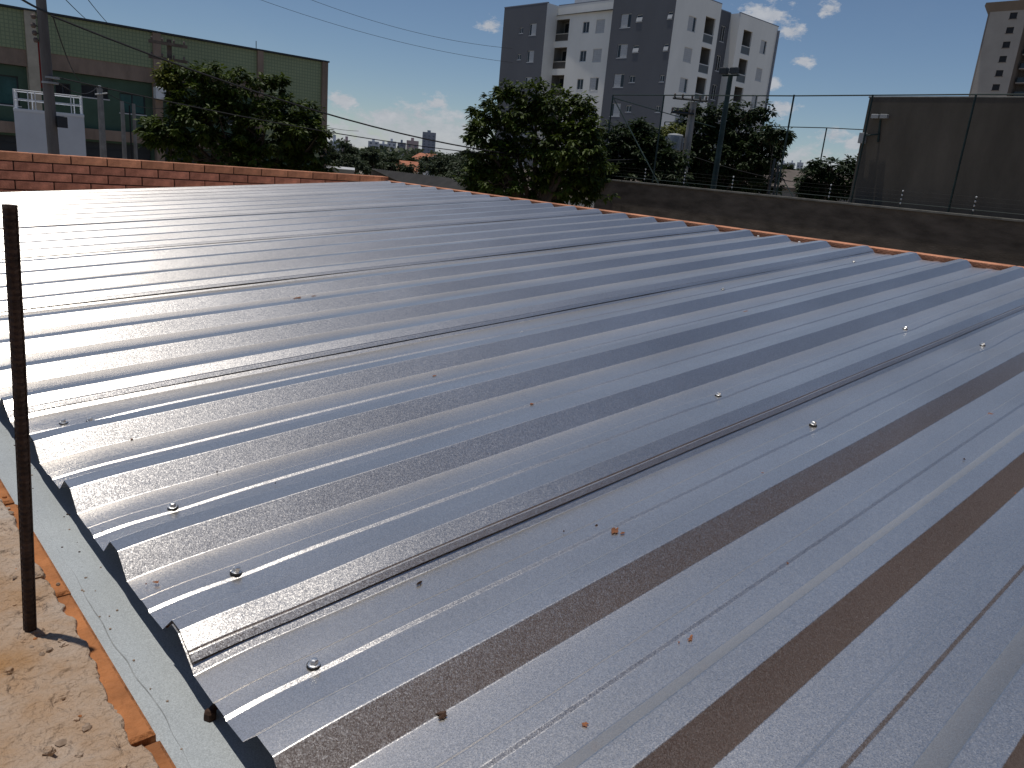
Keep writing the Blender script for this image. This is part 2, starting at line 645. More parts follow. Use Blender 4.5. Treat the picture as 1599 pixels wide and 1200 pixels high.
def sheet_profile(B0, pitch, lap, under, nribs, ymax=None):
    """(y, h) polyline from the near edge to the far edge"""
    P = []
    if lap:
        P += [(B0 + .0090, .0084), (B0 + .0175, .0158), (B0 + .0195, .0146), (B0 + .0220, .0176), (B0 + .0465, .0328), (B0 + .0720, .0328), (B0 + .1070, .0012)]
    for i in range(1 if lap else 0, nribs):
        B = B0 + pitch * i
        foot = B - 0.137 * pitch / .245
        if not (lap and i == 1):
            P.append((foot, 0))
        P += [(B - .090, 0), (B - .085, .0026), (B - .059, .0026), (B - .054, 0), (B, 0), (B + .0365, PH), (B + .0715, PH)]
    B = B0 + pitch * nribs
    P += [(B - .137 * pitch / .245, 0), (B - .090, 0), (B - .085, .0026), (B - .059, .0026), (B - .054, 0), (B, 0)]
    if under:
        P += [(B + .013, .0092), (B + .0465, .0290), (B + .069, .0290), (B + .083, .015)]
    if ymax:
        Q = []
        for a, b in zip(P, P[1:]):
            Q.append(a)
            if b[0] > ymax:
                t = (ymax - a[0]) / (b[0] - a[0])
                Q.append((ymax, a[1] + t * (b[1] - a[1])))
                break
        P = Q
    return fillet(P, 0.0034)


roof = thing('metal_roof', 'new galvanised steel roof of ribbed overlapping sheets', 'roof')
LAP0 = 0.772
sheet_objs = []
xs = []
x = XE
while x < XF - 0.02:
    xs.append(x)
    x += 0.02 if x < XE + 0.14 else (0.05 if x < XF - .2 else 0.025)
xs.append(XF)
for k in range(-2, 6):
    pitch = 0.236 if k == -1 else 0.245
    B0 = LAP0 + 0.98 * k
    if k == -1:
        B0 = LAP0 - 4 * 0.236
    if k == -2:
        B0 = LAP0 - 4 * 0.236 - 0.98
    prof = sheet_profile(B0, pitch, True, k < 5, 4, ymax=6.515 if k == 5 else None)
    jit = random.uniform(-.004, .004)
    vs, fs = [], []
    n = len(prof)
    for x in xs:
        xx = x + jit * (1 if x > 2 else 0.5)
        for (y, h) in prof:
            yy = y + 0.0012 * noise.noise(Vector((x * 1.7, k * 3.1, 0.5)))
            lift = 0.0
            if y < B0 + .02:
                lift = 0.0008 + 0.0010 * noise.noise(Vector((x * 2.3, k * 9.7, 4)))
            vs.append((xx, yy, pan_z(xx) + h + lift + sheet_dz(x, y, k + .37)))
    for i in range(len(xs) - 1):
        for j in range(n - 1):
            a = i * n + j
            fs.append((a, a + n, a + n + 1, a + 1))
    m_ = MB()
    m_.v, m_.f = vs, fs
    so = m_.build('roofing_sheet', STEEL, roof, smooth=True)
    sheet_objs.append((B0, so))


def sheet_at(y):
    best = sheet_objs[0][1]
    for b, o in sheet_objs:
        if y >= b + .02:
            best = o
    return best


# screws with their washers
scr = MB()
scr.lathe([(.0046, .0022), (.0052, .0026), (.0052, .0072), (.0040, .0084), (.0015, .0088)], (0, 0, 0), 6)
scr.lathe([(.0062, .0012), (.0078, .0018), (.0070, .0026), (.0045, .0032)], (0, 0, 0), 14)
scr_me = None
wsh = MB().lathe([(.0084, -.0016), (.0086, .0006), (.0080, .0012), (.003, .0016)], (0, 0, 0), 16)
wsh_me = None
for i, (sx, sy) in enumerate(screw_spots):
    par = sheet_at(sy)
    z = pan_z(sx) + sheet_dz(sx, sy, 0) + (.0026 if i != 4 else .001)
    if scr_me is None:
        s_o = scr.build('screw', SCREWM, par)
        w_o = wsh.build('washer', RUBBER, par)
        scr_me, wsh_me = s_o.data, w_o.data
    else:
        s_o = bpy.data.objects.new('screw', scr_me)
        w_o = bpy.data.objects.new('washer', wsh_me)
        COL.objects.link(s_o)
        COL.objects.link(w_o)
        s_o.parent = par
        w_o.parent = par
    for o in (s_o, w_o):
        o.location = (sx, sy, z + .001)
        o.rotation_euler = (random.uniform(-.12, .12), -math.atan(SL) + random.uniform(-.12, .12), random.uniform(0, 3))


def splat(px, py, size, n=15, m=MUD, h=.0003, aspect=1.0, ang=0.0, parent=None, hz=0.0):
    """a thin crust of dried mud lying on the sheet"""
    r = ray(px, py)
    zc = hz
    P = r * ((Z0 + zc - SL * .27) / (r.z - SL * r.x))
    # settle on the sheet profile
    b = MB()
    c = (P.x, P.y, P.z + .0025 + h)
    ring = []
    for k in range(n):
        a = 2 * PI * k / n
        rr = size * random.uniform(.3, 1.05)
        dx, dy = math.cos(a) * rr * aspect, math.sin(a) * rr
        ring.append((P.x + dx * math.cos(ang) - dy * math.sin(ang), P.y + dx * math.sin(ang) + dy * math.cos(ang)))
    b.v.append(c)
    for q in ring:
        b.v.append((q[0], q[1], P.z + SL * (q[0] - P.x) + .0020))
    for k in range(n):
        b.f.append((0, 1 + k, 1 + (k + 1) % n))
    o = b.build('mud_spot' if m is MUD else 'dry_leaf_scrap', m, sheet_at(P.y))
    return o


for (px, py, s, asp, an) in ((960, 830, .0065, 2.0, .5), (972, 834, .004, 1.3, 0), (1224, 872, .007, .6, .9), (1229, 881, .003, 1, 0), (1038, 997, .004, 1, 0), (1078, 999, .005, 1.6, .2),
                             (1060, 1005, .002, 1, 0), (913, 1133, .0045, 1, 0), (1548, 648, .010, 1.2, 0), (830, 632, .006, 1, 0), (611, 592, .004, 1, 0),
                             (678, 588, .005, 1.5, .2), (1165, 488, .012, 2, 0), (244, 911, .0045, 1.2, 0), (228, 914, .002, 1, 0), (205, 687, .004, 1, 0), (1030, 900, .002, 1, 0),
                             (1262, 855, .002, 1, 0), (1190, 740, .003, 1, 0), (465, 466, .010, 3, .2), (490, 463, .006, 2, .2), (120, 425, .012, 3, .4), (1580, 770, .009, 1, 0)):
    splat(px, py, s, aspect=asp, ang=an)
for (px, py, s, asp, an) in ((692, 1120, .0085, 1.0, .9), (655, 913, .003, 3, .2), (160, 833, .002, 1, 0), (339, 739, .0016, 1, 0), (430, 757, .0016, 1, 0), (1207, 985, .0016, 1, 0), (1505, 719, .003, 1, 0),
                             (880, 832, .002, 1, 0), (931, 823, .0022, 2, 0)):
    splat(px, py, s, m=LEAFDRY, h=.0025, aspect=asp, ang=an)
# smear of clay on the torn corner of one pan
b = MB()
pr = [(0.2795, 0.868), (0.293, 0.865), (0.318, 0.857), (0.330, 0.853), (0.318, 0.862), (0.295, 0.872), (0.281, 0.873)]
b.v = [(q[0], q[1], pan_z(q[0]) + .0075 + sheet_dz(q[0], q[1], .37) + .001 * (i % 2)) for i, q in enumerate(pr)]
b.f = [tuple(range(len(pr)))]
b.build('mud_spot', MUD, sheet_at(.9))

# ------------------------------------------------------------------ gutter below the eave
gp = [(0.2130, -0.6275), (0.233, -0.628), (0.300, -0.631), (0.352, -0.634), (0.62, -0.640), (0.625, -0.580)]
vs, fs = [], []
ys = [-1.6 + 0.05 * i for i in range(163)]
for y in ys:
    for i, (px_, pz_) in enumerate(fillet(gp, .003, 2)):
        vs.append((px_ + .0015 * noise.noise(Vector((px_ * 9, y * 2.2, 1))), y, pz_ + .0016 * noise.noise(Vector((px_ * 20, y * 3.1, 2)))))
n = len(fillet(gp, .003, 2))
for i in range(len(ys) - 1):
    for j in range(n - 1):
        a = i * n + j
        fs.append((a, a + n, a + n + 1, a + 1))
gut = thing('gutter', 'grey galvanised gutter running under the ragged lower edge of the metal roof', 'gutter')
m_ = MB()
m_.v, m_.f = vs, fs
m_.build('trough', GUTTER, gut, smooth=True)
pts = []
y = -1.0
while y < 6.4:
    pts.append((0.2365 + .0055 * noise.noise(Vector((y * 6, 3.3, 0))) + .004 * noise.noise(Vector((y * 21, 1.3, 0))), y, -0.6282))
    y += .012
MB().tube(pts, .0007, 4).build('sealant_line', DARKSEAL, gut)
for i in range(46):
    y = random.uniform(.6, 1.9)
    xx = random.uniform(.232, .285)
    s = random.uniform(.0006, .0020)
    b = MB()
    b.lathe([(s, 0), (s * .9, s * .7), (s * .3, s)], (xx, y, -0.6280 - (xx - .233) * .045), 5)
    b.build('grit', CRUMB if i % 3 else LEAFDRY, gut)
# roof screw that missed, hanging under the eave
b = MB()
hp = on_z(328, 1113, -0.622)
b.lathe([(.006, -.012), (.0075, -.005), (.007, .001), (.004, .004)], tuple(hp), 6)
b.tube([hp, hp + Vector((.012, .004, .006))], [.005, .004], 6)
b.build('hook_bolt', LEAFDRY, gut)

# ------------------------------------------------------------------ masonry wall with mortar bed and rebar
mw = thing('block_wall', 'unfinished clay block wall topped with rough mortar beside the gutter', 'wall')
MB().box(-0.42, 0.077, -1.4, 6.2, GZ, -0.627).build('wall_core', CLAYB, mw)
yj = 0.723
k = -6
while yj + k * .34 < 6.0:
    y0, y1 = yj + k * .34 + .005, yj + (k + 1) * .34 - .005
    b = MB().cbox(0.080, 0.2208 + random.uniform(-.0025, .0012), y0, y1, -0.812, -0.615 + random.uniform(-.002, .001), .004)
    b.build('clay_block', CLAYB, mw)
    k += 1
MB().box(0.085, 0.2125, -1.4, 6.2, GZ, -0.637).build('wall_joint', JOINT, mw)
# mortar bed
nx, ny = 60, 420
vs, fs = [], []


def mort_edge(y):
    return 0.2005 + .010 * noise.noise(Vector((y * 7, 0, 5))) + .008 * noise.noise(Vector((y * 24, 0, 9))) + .005 * noise.noise(Vector((y * 70, 0, 2)))


def mort_z(x, y):
    v = noise.fractal(Vector((x * 9, y * 9, 1.0)), 0.9, 2.1, 6)
    w = noise.noise(Vector((x * 45, y * 45, 3)))
    z = -0.6065 + .005 * v + .0018 * w
    c = noise.noise(Vector((x * 26, y * 20, 8)))
    if c > .34:
        z -= (c - .34) * .07
    return max(z, -0.6132)


for j in range(ny + 1):
    y = 0.25 + (2.6 - 0.25) * j / ny if j else 0.25
    e = mort_edge(y)
    for i in range(nx + 1):
        t = i / nx
        x = -0.40 + (e + 0.40) * (1 - (1 - t) ** 1.6)
        z = mort_z(x, y)
        if i >= nx - 1:
            z = -0.637 if i == nx else z - .004
        vs.append((x + (0.002 if i == nx else 0), y, z))
for j in range(ny):
    for i in range(nx):
        a = j * (nx + 1) + i
        fs.append((a, a + 1, a + nx + 2, a + nx + 1))
m_ = MB()
m_.v, m_.f = vs, fs
m_.build('mortar_bed', MORTAR, mw, smooth=True)
m_ = MB()
m_.box(-0.40, 0.183, -1.4, 0.25, -0.636, -0.609).box(-0.40, 0.183, 2.6, 6.2, -0.636, -0.609)
m_.build('mortar_bed', MORTAR, mw)
for i in range(150):
    y = random.uniform(.6, 2.0)
    x = random.uniform(.05, mort_edge(y) + .012)
    s = random.uniform(.0012, .0055) * (1 if random.random() < .8 else 1.5)
    zb = mort_z(x, y) - .001 if x < mort_edge(y) - .003 else -.6155
    b = MB()
    n = 6
    b.lathe([(s * random.uniform(.7, 1.1), 0), (s * random.uniform(.8, 1.2), s * .5), (s * random.uniform(.3, .7), s * .95)], (x, y, zb), n)
    b.v = [(v[0] + random.uniform(-.2, .2) * s, v[1] + random.uniform(-.2, .2) * s, v[2]) for v in b.v]
    b.build('mortar_crumb', [MORTAR, CRUMB, MORTAR, MORTAR, CRUMB, CLAYB][i % 6], mw)

rb = thing('rebar', 'thin rusty steel reinforcing bar standing up out of the mortar', 'rebar')
P0 = on_z(46, 994, -0.6115)
r_ = ray(15, 320)
P1 = r_ * (math.hypot(P0.x, P0.y) * 1.0 / math.hypot(r_.x, r_.y))
pts, rad = [], []
N = 150
for i in range(N + 1):
    t = i / N
    p = (P0 + Vector((0, 0, -.02))).lerp(P1, t)
    p += Vector((.0015 * math.sin(t * 3.1), 0, 0))
    pts.append(p)
    rad.append(.0066 if i % 2 else .0058)
MB().tube(pts, rad, 10).build('bar', REBAR, rb)
b = MB()
for sgn in (-1, 1):
    b.tube([p + Vector((sgn * .0052, -sgn * .003, 0)) for p in pts[::10]], .0016, 4)
b.build('bar_rib', REBAR, rb)
b = MB().lathe([(.022, -.004), (.016, .003), (.009, .007)], (P0.x, P0.y, P0.z + .002), 9)
b.build('mortar_collar', MORTAR, rb)

# ------------------------------------------------------------------ brick parapets round the roof
YW, ZT, BX0, BS, CH = 6.5263, -0.2227, 1.3264, 0.245, 0.0651
bw = thing('brick_parapet', 'red brick parapet wall with lighter orange top course behind the roof', 'wall')
MB().box(-2.2, 4.340, YW + .008, YW + .108, GZ, ZT - .012).build('mortar_core', JOINT, bw)
proto = {}


def brick(parent, key, dims, m, loc):
    if key not in proto:
        dx, dy, dz = dims
        b = MB()
        b.cbox(0, dx, 0, dy, 0, dz, .003)
        o = b.build('brick', m, parent)
        proto[key] = o.data
    else:
        o = bpy.data.objects.new('brick', proto[key])
        COL.objects.link(o)
        o.parent = parent
    o.location = loc
    o.rotation_euler = (random.uniform(-.004, .004), random.uniform(-.004, .004), random.uniform(-.006, .006))
    return o


for c in range(6):
    i = -14
    while True:
        x0 = BX0 + BS * (i + (-.5 if c % 2 else 0))
        if x0 > 4.33:
            break
        x1 = min(x0 + BS, 4.345)
        if x1 - x0 > .03:
            L = x1 - x0 - .009
            key = ('w', c == 0, round(L, 3))
            jit = random.uniform(-.002, .002)
            brick(bw, key, (L, .112, CH - .007), BRICKTOP if c == 0 else BRICK, (x0 + .0045, YW + jit, ZT - CH * (c + 1) + .0035))
        i += 1
ZT2 = -0.2610
rw = thing('brick_parapet', 'orange brick parapet closing the upper ends of the metal sheets', 'wall')
XW = 4.352
MB().box(XW + .008, XW + .105, -2.6, 6.64, GZ, ZT2 - .014).build('mortar_core', JOINT, rw)
for c in range(4):
    i = 0
    while True:
        y0 = -2.58 + BS * (i + (-.5 if c % 2 else 0)) + .02
        if y0 > 6.62:
            break
        y1 = min(y0 + BS, 6.64)
        if y1 - y0 > .03:
            L = y1 - y0 - .007
            brick(rw, ('r', c == 0, round(L, 3)), (.115, L, CH - .007), BRICKTOP if c == 0 else BRICK, (XW + random.uniform(-.002, .002), y0 + .0035, ZT2 - CH * (c + 1) + .0035))
        i += 1
for (px, py) in ((1184, 369), (1248, 379), (1577, 418)):
    p = on_x(px, py, XF - .01)
    MB().lathe([(.006, 0), (.007, .004), (.003, .007)], (p.x, p.y, pan_z(p.x) + .001), 6).build('mortar_crumb', WHITE, rw)

# ------------------------------------------------------------------ house behind the photographer (its brown wall is what the rib sides mirror)
hb = thing('brown_house', 'tall brown rendered house standing behind the roof', 'house')
b = MB()
b.box(-5.0, 24.0, -9.0, -2.75, GZ, 6.1)
b.build('wall', HOUSEW, hb)
MB().box(-5.15, 24.15, -9.15, -2.70, 6.102, 6.22).build('roof_slab', COPE, hb)

# ------------------------------------------------------------------ boundary wall, court fence and big wall on the right
XB = 25.0
bwall = thing('boundary_wall', 'long dark block boundary wall with pale capping beyond the roof', 'wall')
MB().box(XB - .10, XB + .10, -14, 22.0, GZ, -0.30).build('wall', WALLDARK, bwall)
MB().cbox(XB - .15, XB + .15, -14, 22.05, -0.299, -0.235, .015).build('wall_cap', COPE, bwall)
zt_cap = -0.235
posts = [(957, 151, 943, 290), (1037, 150, 1017, 292), (1240, 149, 1217, 303), (1363, 149, 1334, 319), (1524, 149, 1481, 333)]
fen = thing('court_fence', 'tall dark green tubular fence frame standing on the boundary wall', 'fence')
tops = []
for (a, b_, c, d_) in posts:
    Pt = on_x(a, b_, XB)
    tops.append(Pt)
    MB().tube([(XB, Pt.y, zt_cap), (XB, Pt.y, 3.02)], .030, 8).build('post', FENCEM, fen)
for yy in (4.6, 1.0, -3.0):
    MB().tube([(XB, yy, zt_cap), (XB, yy, 3.02)], .030, 8).build('post', FENCEM, fen)
MB().tube([(XB, tops[0].y, 3.02), (XB, tops[2].y + .01, 2.985), (XB, tops[4].y, 3.02), (XB, -3.0, 3.02)], .022, 6).build('rail', FENCEM, fen)
MB().tube([(XB, tops[0].y, 2.95), (XB, tops[1].y - .3, zt_cap)], .024, 6).build('brace', FENCEM, fen)
MB().tube([(XB, tops[0].y, 2.92), (XB + 9, tops[0].y + 1.0, 2.6)], .020, 6).build('rail', FENCEM, fen)
MB().tube([(XB, tops[0].y, -.10), (XB, -3.0, -.10)], .010, 5).build('rail', FENCEM, fen)
# fence on the far side of the court
ff = thing('court_fence', 'lower fence on the far side of the court, seen through the near fence', 'fence')
zfar = 3.0
pf0 = at_d(1205, 198, 40)
pf1 = at_d(1350, 203, 40)
qs = []
for (px, py) in ((1205, 198), (1291, 200), (1350, 203)):
    r_ = ray(px, py)
    p = r_ * (zfar / r_.z)
    qs.append(p)
    MB().tube([(p.x, p.y, GZ), (p.x, p.y, zfar)], .035, 6).build('post', FENCEM, ff)
MB().tube([qs[0] + Vector((-1, 6, 0)), qs[0], qs[1], qs[2]], .024, 6).build('rail', FENCEM, ff)
p = qs[0] + Vector((-1, 6, 0))
MB().tube([(p.x, p.y, GZ), p], .035, 6).build('post', FENCEM, ff)
MB().tube([qs[0] + Vector((0, 0, -1.2)), (qs[1].x, qs[1].y, -1.6)], .022, 6).build('brace', FENCEM, ff)

bigw = thing('court_end_wall', 'high plain grey rendered wall standing behind the fence', 'wall')
eY = on_x(1358, 152, 25.6).y
MB().box(25.6, 26.0, -14, eY, GZ, 3.0).build('wall', BIGWALL, bigw)
MB().cbox(25.592, 26.04, -14, eY + .03, 3.001, 3.045, .01).build('wall_cap', COPE, bigw)
fl = thing('wall_floodlight', 'pair of small floodlights on a bracket fixed to the high grey wall', 'floodlight')
for px in (1367, 1381):
    p = on_x(px, 182, 25.45)
    MB().cbox(p.x - .07, p.x + .07, p.y - .11, p.y + .11, p.z - .06, p.z + .06, .01).build('lamp_head', GALVBOX, fl)
p = on_x(1374, 187, 25.55)
q = on_x(1371, 222, 25.55)
MB().tube([p + Vector((0, -.02, 0)), q], .035, 6).build('bracket', FENCEM, fl)
p2, p3 = on_x(1371, 210, 25.5), on_x(1352, 212, 25.5)
MB().tube([p2, p3], .025, 6).build('bracket', FENCEM, fl)
p = on_x(1347, 216, 25.5)
MB().cbox(p.x - .1, p.x + .1, p.y - .09, p.y + .09, p.z - .16, p.z + .16, .01).build('junction_box', GALVBOX, fl)

fpost = thing('floodlight_pole', 'dark pole carrying twin floodlights in front of the white flats', 'floodlight')
Pb = on_x(1141, 118, 27.0)
MB().tube([(27.0, Pb.y, GZ), (27.0, Pb.y, Pb.z)], [.13, .09], 10).build('pole', FENCEM, fpost)
MB().box(26.96, 27.04, Pb.y - .36, Pb.y + .36, Pb.z - .03, Pb.z + .03).build('crossarm', FENCEM, fpost)
for s in (-.22, .22):
    b = MB().cbox(26.75, 26.95, Pb.y + s - .15, Pb.y + s + .15, Pb.z + .034, Pb.z + .26, .03)
    b.build('lamp_head', FRAMED, fpost)

# electric fence stakes on the wall
for i, px in enumerate((1004, 1066, 1142, 1296, 1410, 1527)):
    p = on_x(px, 300, XB - .11)
    st = thing('electric_fence_stake', 'thin electric fence stake with white insulators on the boundary wall', 'stake', 'electric fence stakes on the boundary wall')
    MB().tube([(XB - .12, p.y, zt_cap - .02), (XB - .12, p.y, zt_cap + .55)], .012, 5).build('rod', FENCEM, st)
    for k in range(4):
        MB().lathe([(.012, 0), (.024, .015), (.024, .04), (.012, .055)], (XB - .12, p.y, zt_cap + .10 + .12 * k), 8).build('insulator', WHITE, st)
ew = MB()
for k in range(4):
    ew.tube([(XB - .145, 21.8, zt_cap + .13 + .12 * k), (XB - .145, -6, zt_cap + .13 + .12 * k)], .0025, 4)
tag(ew.build('electric_fence_wire', CABLE), 'thin electric fence wires strung along the boundary wall', 'wire')


# ------------------------------------------------------------------ facades with real openings
def facade(name, m, parent, O, U, Nn, W, z0, z1, openings, depth=.16):
    """wall sheet with holes; O bottom-left corner, U unit vector along, Nn outward normal"""
    O, U, Nn = Vector(O), Vector(U), Vector(Nn)
    us = sorted({0.0, W, *[o[0] for o in openings], *[o[1] for o in openings]})
    zs = sorted({z0, z1, *[o[2] for o in openings], *[o[3] for o in openings]})
    b = MB()

    def pt(u, z, d=0.0):
        return (O.x + U.x * u - Nn.x * d, O.y + U.y * u - Nn.y * d, z)
    for a, c in zip(us, us[1:]):
        run = None
        for e, f in zip(zs, zs[1:]):
            mu, mz = (a + c) / 2, (e + f) / 2
            hole = any(o[0] < mu < o[1] and o[2] < mz < o[3] for o in openings)
            if not hole:
                run = (run[0], f) if run else (e, f)
            if hole or f == zs[-1]:
                if run:
                    b.quad(pt(a, run[0]), pt(c, run[0]), pt(c, run[1]), pt(a, run[1]))
                run = None
    for (a, c, e, f) in openings:
        b.quad(pt(a, e), pt(a, e, depth), pt(a, f, depth), pt(a, f))
        b.quad(pt(c, e, depth), pt(c, e), pt(c, f), pt(c, f, depth))
        b.quad(pt(a, e), pt(c, e), pt(c, e, depth), pt(a, e, depth))
        b.quad(pt(a, f, depth), pt(c, f, depth), pt(c, f), pt(a, f))
    return b.build(name, m, parent)


def obox(b, O, U, Nn, u0, u1, z0, z1, d0, d1):
    """box in facade coordinates, d measured inward"""
    O, U, Nn = Vector(O), Vector(U), Vector(Nn)
    i = len(b.v)
    for d in (d0, d1):
        for (u, z) in ((u0, z0), (u1, z0), (u1, z1), (u0, z1)):
            b.v.append((O.x + U.x * u - Nn.x * d, O.y + U.y * u - Nn.y * d, z))
    b.f += [tuple(i + k for k in q) for q in ((0, 1, 2, 3), (7, 6, 5, 4), (0, 4, 5, 1), (1, 5, 6, 2), (2, 6, 7, 3), (3, 7, 4, 0))]
    return b


def fill_window(parent, F, o, style, fm=FRAMEW, gm=GLASS):
    O, U, Nn = F
    u0, u1, z0, z1 = o
    t = .05
    b = MB()
    obox(b, O, U, Nn, u0 + .002, u0 + t, z0 + .002, z1 - .002, .07, .12)
    obox(b, O, U, Nn, u1 - t, u1 - .002, z0 + .002, z1 - .002, .07, .12)
    obox(b, O, U, Nn, u0 + t, u1 - t, z0 + .002, z0 + t, .07, .12)
    obox(b, O, U, Nn, u0 + t, u1 - t, z1 - t, z1 - .002, .07, .12)
    if style == 'double':
        um = (u0 + u1) / 2
        obox(b, O, U, Nn, um - t / 2, um + t / 2, z0 + t, z1 - t, .071, .119)
    w = b.build('window', fm, parent)
    MB_ = MB()
    obox(MB_, O, U, Nn, u0 + t, u1 - t, z0 + t, z1 - t, .10, .115)
    MB_.build('pane', gm, w)
    if style in ('shutl', 'shutr', 'shut'):
        a0, a1 = u0 + t, u1 - t
        if style == 'shutl':
            a1 = u0 + (u1 - u0) * .68
        if style == 'shutr':
            a0 = u0 + (u1 - u0) * .30
        c = MB()
        n = 7
        for k in range(n):
            e0 = z0 + t + (z1 - z0 - 2 * t) * k / n
            e1 = z0 + t + (z1 - z0 - 2 * t) * (k + .94) / n
            obox(c, O, U, Nn, a0, a1, e0, e1, .060, .095)
        c.build('shutter', SHUT, w)
    if style == 'awning':
        c = MB()
        zz = (z0 + z1) / 2
        O_, U_, N_ = Vector(O), Vector(U), Vector(Nn)

        def P(u, z, d):
            return (O_.x + U_.x * u - N_.x * d, O_.y + U_.y * u - N_.y * d, z)
        c.quad(P(u0, z0 + .02, -.05), P(u1, z0 + .02, -.05), P(u1, zz + .1, .02), P(u0, zz + .1, .02))
        c.quad(P(u0, z0 - .02, -.05), P(u1, z0 - .02, -.05), P(u1, z0 + .06, -.052), P(u0, z0 + .06, -.052))
        c.build('sash', SHUT, w)
    s = MB()
    obox(s, O, U, Nn, u0 - .05, u1 + .05, z0 - .05, z0 - .003, -.012, .10)
    s.build('sill', FRAMEW, w)


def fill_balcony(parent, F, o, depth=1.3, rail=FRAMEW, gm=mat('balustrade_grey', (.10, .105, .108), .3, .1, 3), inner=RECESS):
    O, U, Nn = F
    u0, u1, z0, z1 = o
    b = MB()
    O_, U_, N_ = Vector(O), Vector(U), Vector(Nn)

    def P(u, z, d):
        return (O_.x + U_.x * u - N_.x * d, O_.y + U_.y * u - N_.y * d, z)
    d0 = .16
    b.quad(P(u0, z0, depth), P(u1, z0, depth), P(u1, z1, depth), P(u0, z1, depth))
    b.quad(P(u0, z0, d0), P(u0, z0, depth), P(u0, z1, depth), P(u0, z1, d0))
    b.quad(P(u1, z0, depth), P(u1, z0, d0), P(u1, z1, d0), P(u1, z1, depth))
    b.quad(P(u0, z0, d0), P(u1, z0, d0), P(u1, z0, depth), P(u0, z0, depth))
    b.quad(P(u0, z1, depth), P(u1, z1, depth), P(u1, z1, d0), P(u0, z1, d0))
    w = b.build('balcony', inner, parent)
    c = MB()
    hz = z0 + (z1 - z0) * .34
    obox(c, O, U, Nn, u0 + .01, u1 - .01, hz - .04, hz + .05, .03, .10)
    obox(c, O, U, Nn, u0 + .01, u1 - .01, z0 + .01, z0 + .06, .03, .10)
    c.build('railing', rail, w)
    c = MB()
    obox(c, O, U, Nn, u0 + .01, u1 - .01, z0 + .06, hz - .04, .055, .07)
    c.build('balustrade_pane', gm, w)
    c = MB()
    obox(c, O, U, Nn, u0 + (u1 - u0) * .15, u1 - (u1 - u0) * .15, z0 + .05, z1 - .25, depth - .06, depth - .02)
    c.build('balcony_door', GLASS, w)


# ------------------------------------------------------------------ flats (white and grey)
S = 1.25
apt = thing('apartment_block', 'white and grey five storey block of flats with balconies', 'building')


def win_spec(c, w, h, z):
    return (S * c - w / 2, S * c + w / 2, S * z - h / 2, S * z + h / 2)


FZ = [12.0, 9.7, 7.4, 5.1, 2.8, 0.5, -1.8]
XG, XWt, YR = 52.3 * S, 53.7 * S, 40.2 * S
TOPW, TOPG = 13.95 * S, 15.0 * S
# faces looking to -X: u runs along -Y so that left in the picture is u=0
NX = (-1, 0, 0)
UX = (0, -1, 0)
# left grey bay
y1, y0 = 60.25 * S, 54.45 * S
F = ((XG, y1, 0), UX, NX)
ops, sty = [], []
for z in FZ:
    for c, w, h, st in ((57.65, .62, .62, 'double'), (56.1, 1.15, 1.25, 'shutr')):
        cu = (60.25 - c) * S
        ops.append((cu - w / 2, cu + w / 2, z * S - h / 2, z * S + h / 2))
        sty.append(st)
facade('wall', GREYB, apt, F[0], UX, NX, y1 - y0, GZ, 14.12 * S, ops)
for o, st in zip(ops, sty):
    fill_window(apt, F, o, st)
# return of the recess
b = MB()
b.quad((XG, y0, GZ), (XWt, y0, GZ), (XWt, y0, 14.12 * S), (XG, y0, 14.12 * S))
b.build('wall', WHITEB, apt)
# white bay
y1w, y0w = y0, 46.6 * S
F = ((XWt, y1w, 0), UX, NX)
kx = 53.7 / 52.3
ops, sty = [], []
for i, z in enumerate(FZ):
    for c, w, h, st in ((52.3, 2.15, 2.3, 'bal'), (49.45, .95, 1.15, 'double'), (47.8, 1.25, 1.35, 'shut' if i != 2 else 'shutl')):
        cu = y1w - c * kx * S
        zz = z * S * kx + (-.36 if st == 'bal' else -.25)
        ops.append((cu - w / 2, cu + w / 2, zz - h / 2, zz + h / 2))
        sty.append(st)
facade('wall', WHITEB, apt, F[0], UX, NX, y1w - y0w, GZ, 13.95 * S * 1.012, ops)
for o, st in zip(ops, sty):
    if st == 'bal':
        fill_balcony(apt, F, o, rail=mat('rail_beige', (.45, .42, .36), .7, .1, 3), gm=mat('balustrade_brown', (.09, .08, .07), .5, .1, 3))
    else:
        fill_window(apt, F, o, st)
# grey corner block
b = MB()
b.quad((XG, y0w, GZ), (XWt, y0w, GZ), (XWt, y0w, TOPG), (XG, y0w, TOPG))
b.build('wall', GREYB, apt)
F = ((XG, y0w, 0), UX, NX)
ops, sty = [], []
for i, z in enumerate(FZ):
    for c, w, h, st in ((45.07, 1.35, 1.3, 'shutl' if i % 2 == 0 else 'shutr'), (43.65, .75, .65, 'awning' if i < 2 else 'double'), (40.62, .55, .62, 'awning' if i < 2 else 'double')):
        cu = (46.6 - c) * S
        zz = z * S + (.18 if w < 1 else .05)
        ops.append((cu - w / 2, cu + w / 2, zz - h / 2, zz + h / 2))
        sty.append(st)
facade('wall', GREYB, apt, F[0], UX, NX, y0w - YR, GZ, TOPG, ops)
for o, st in zip(ops, sty):
    fill_window(apt, F, o, st)
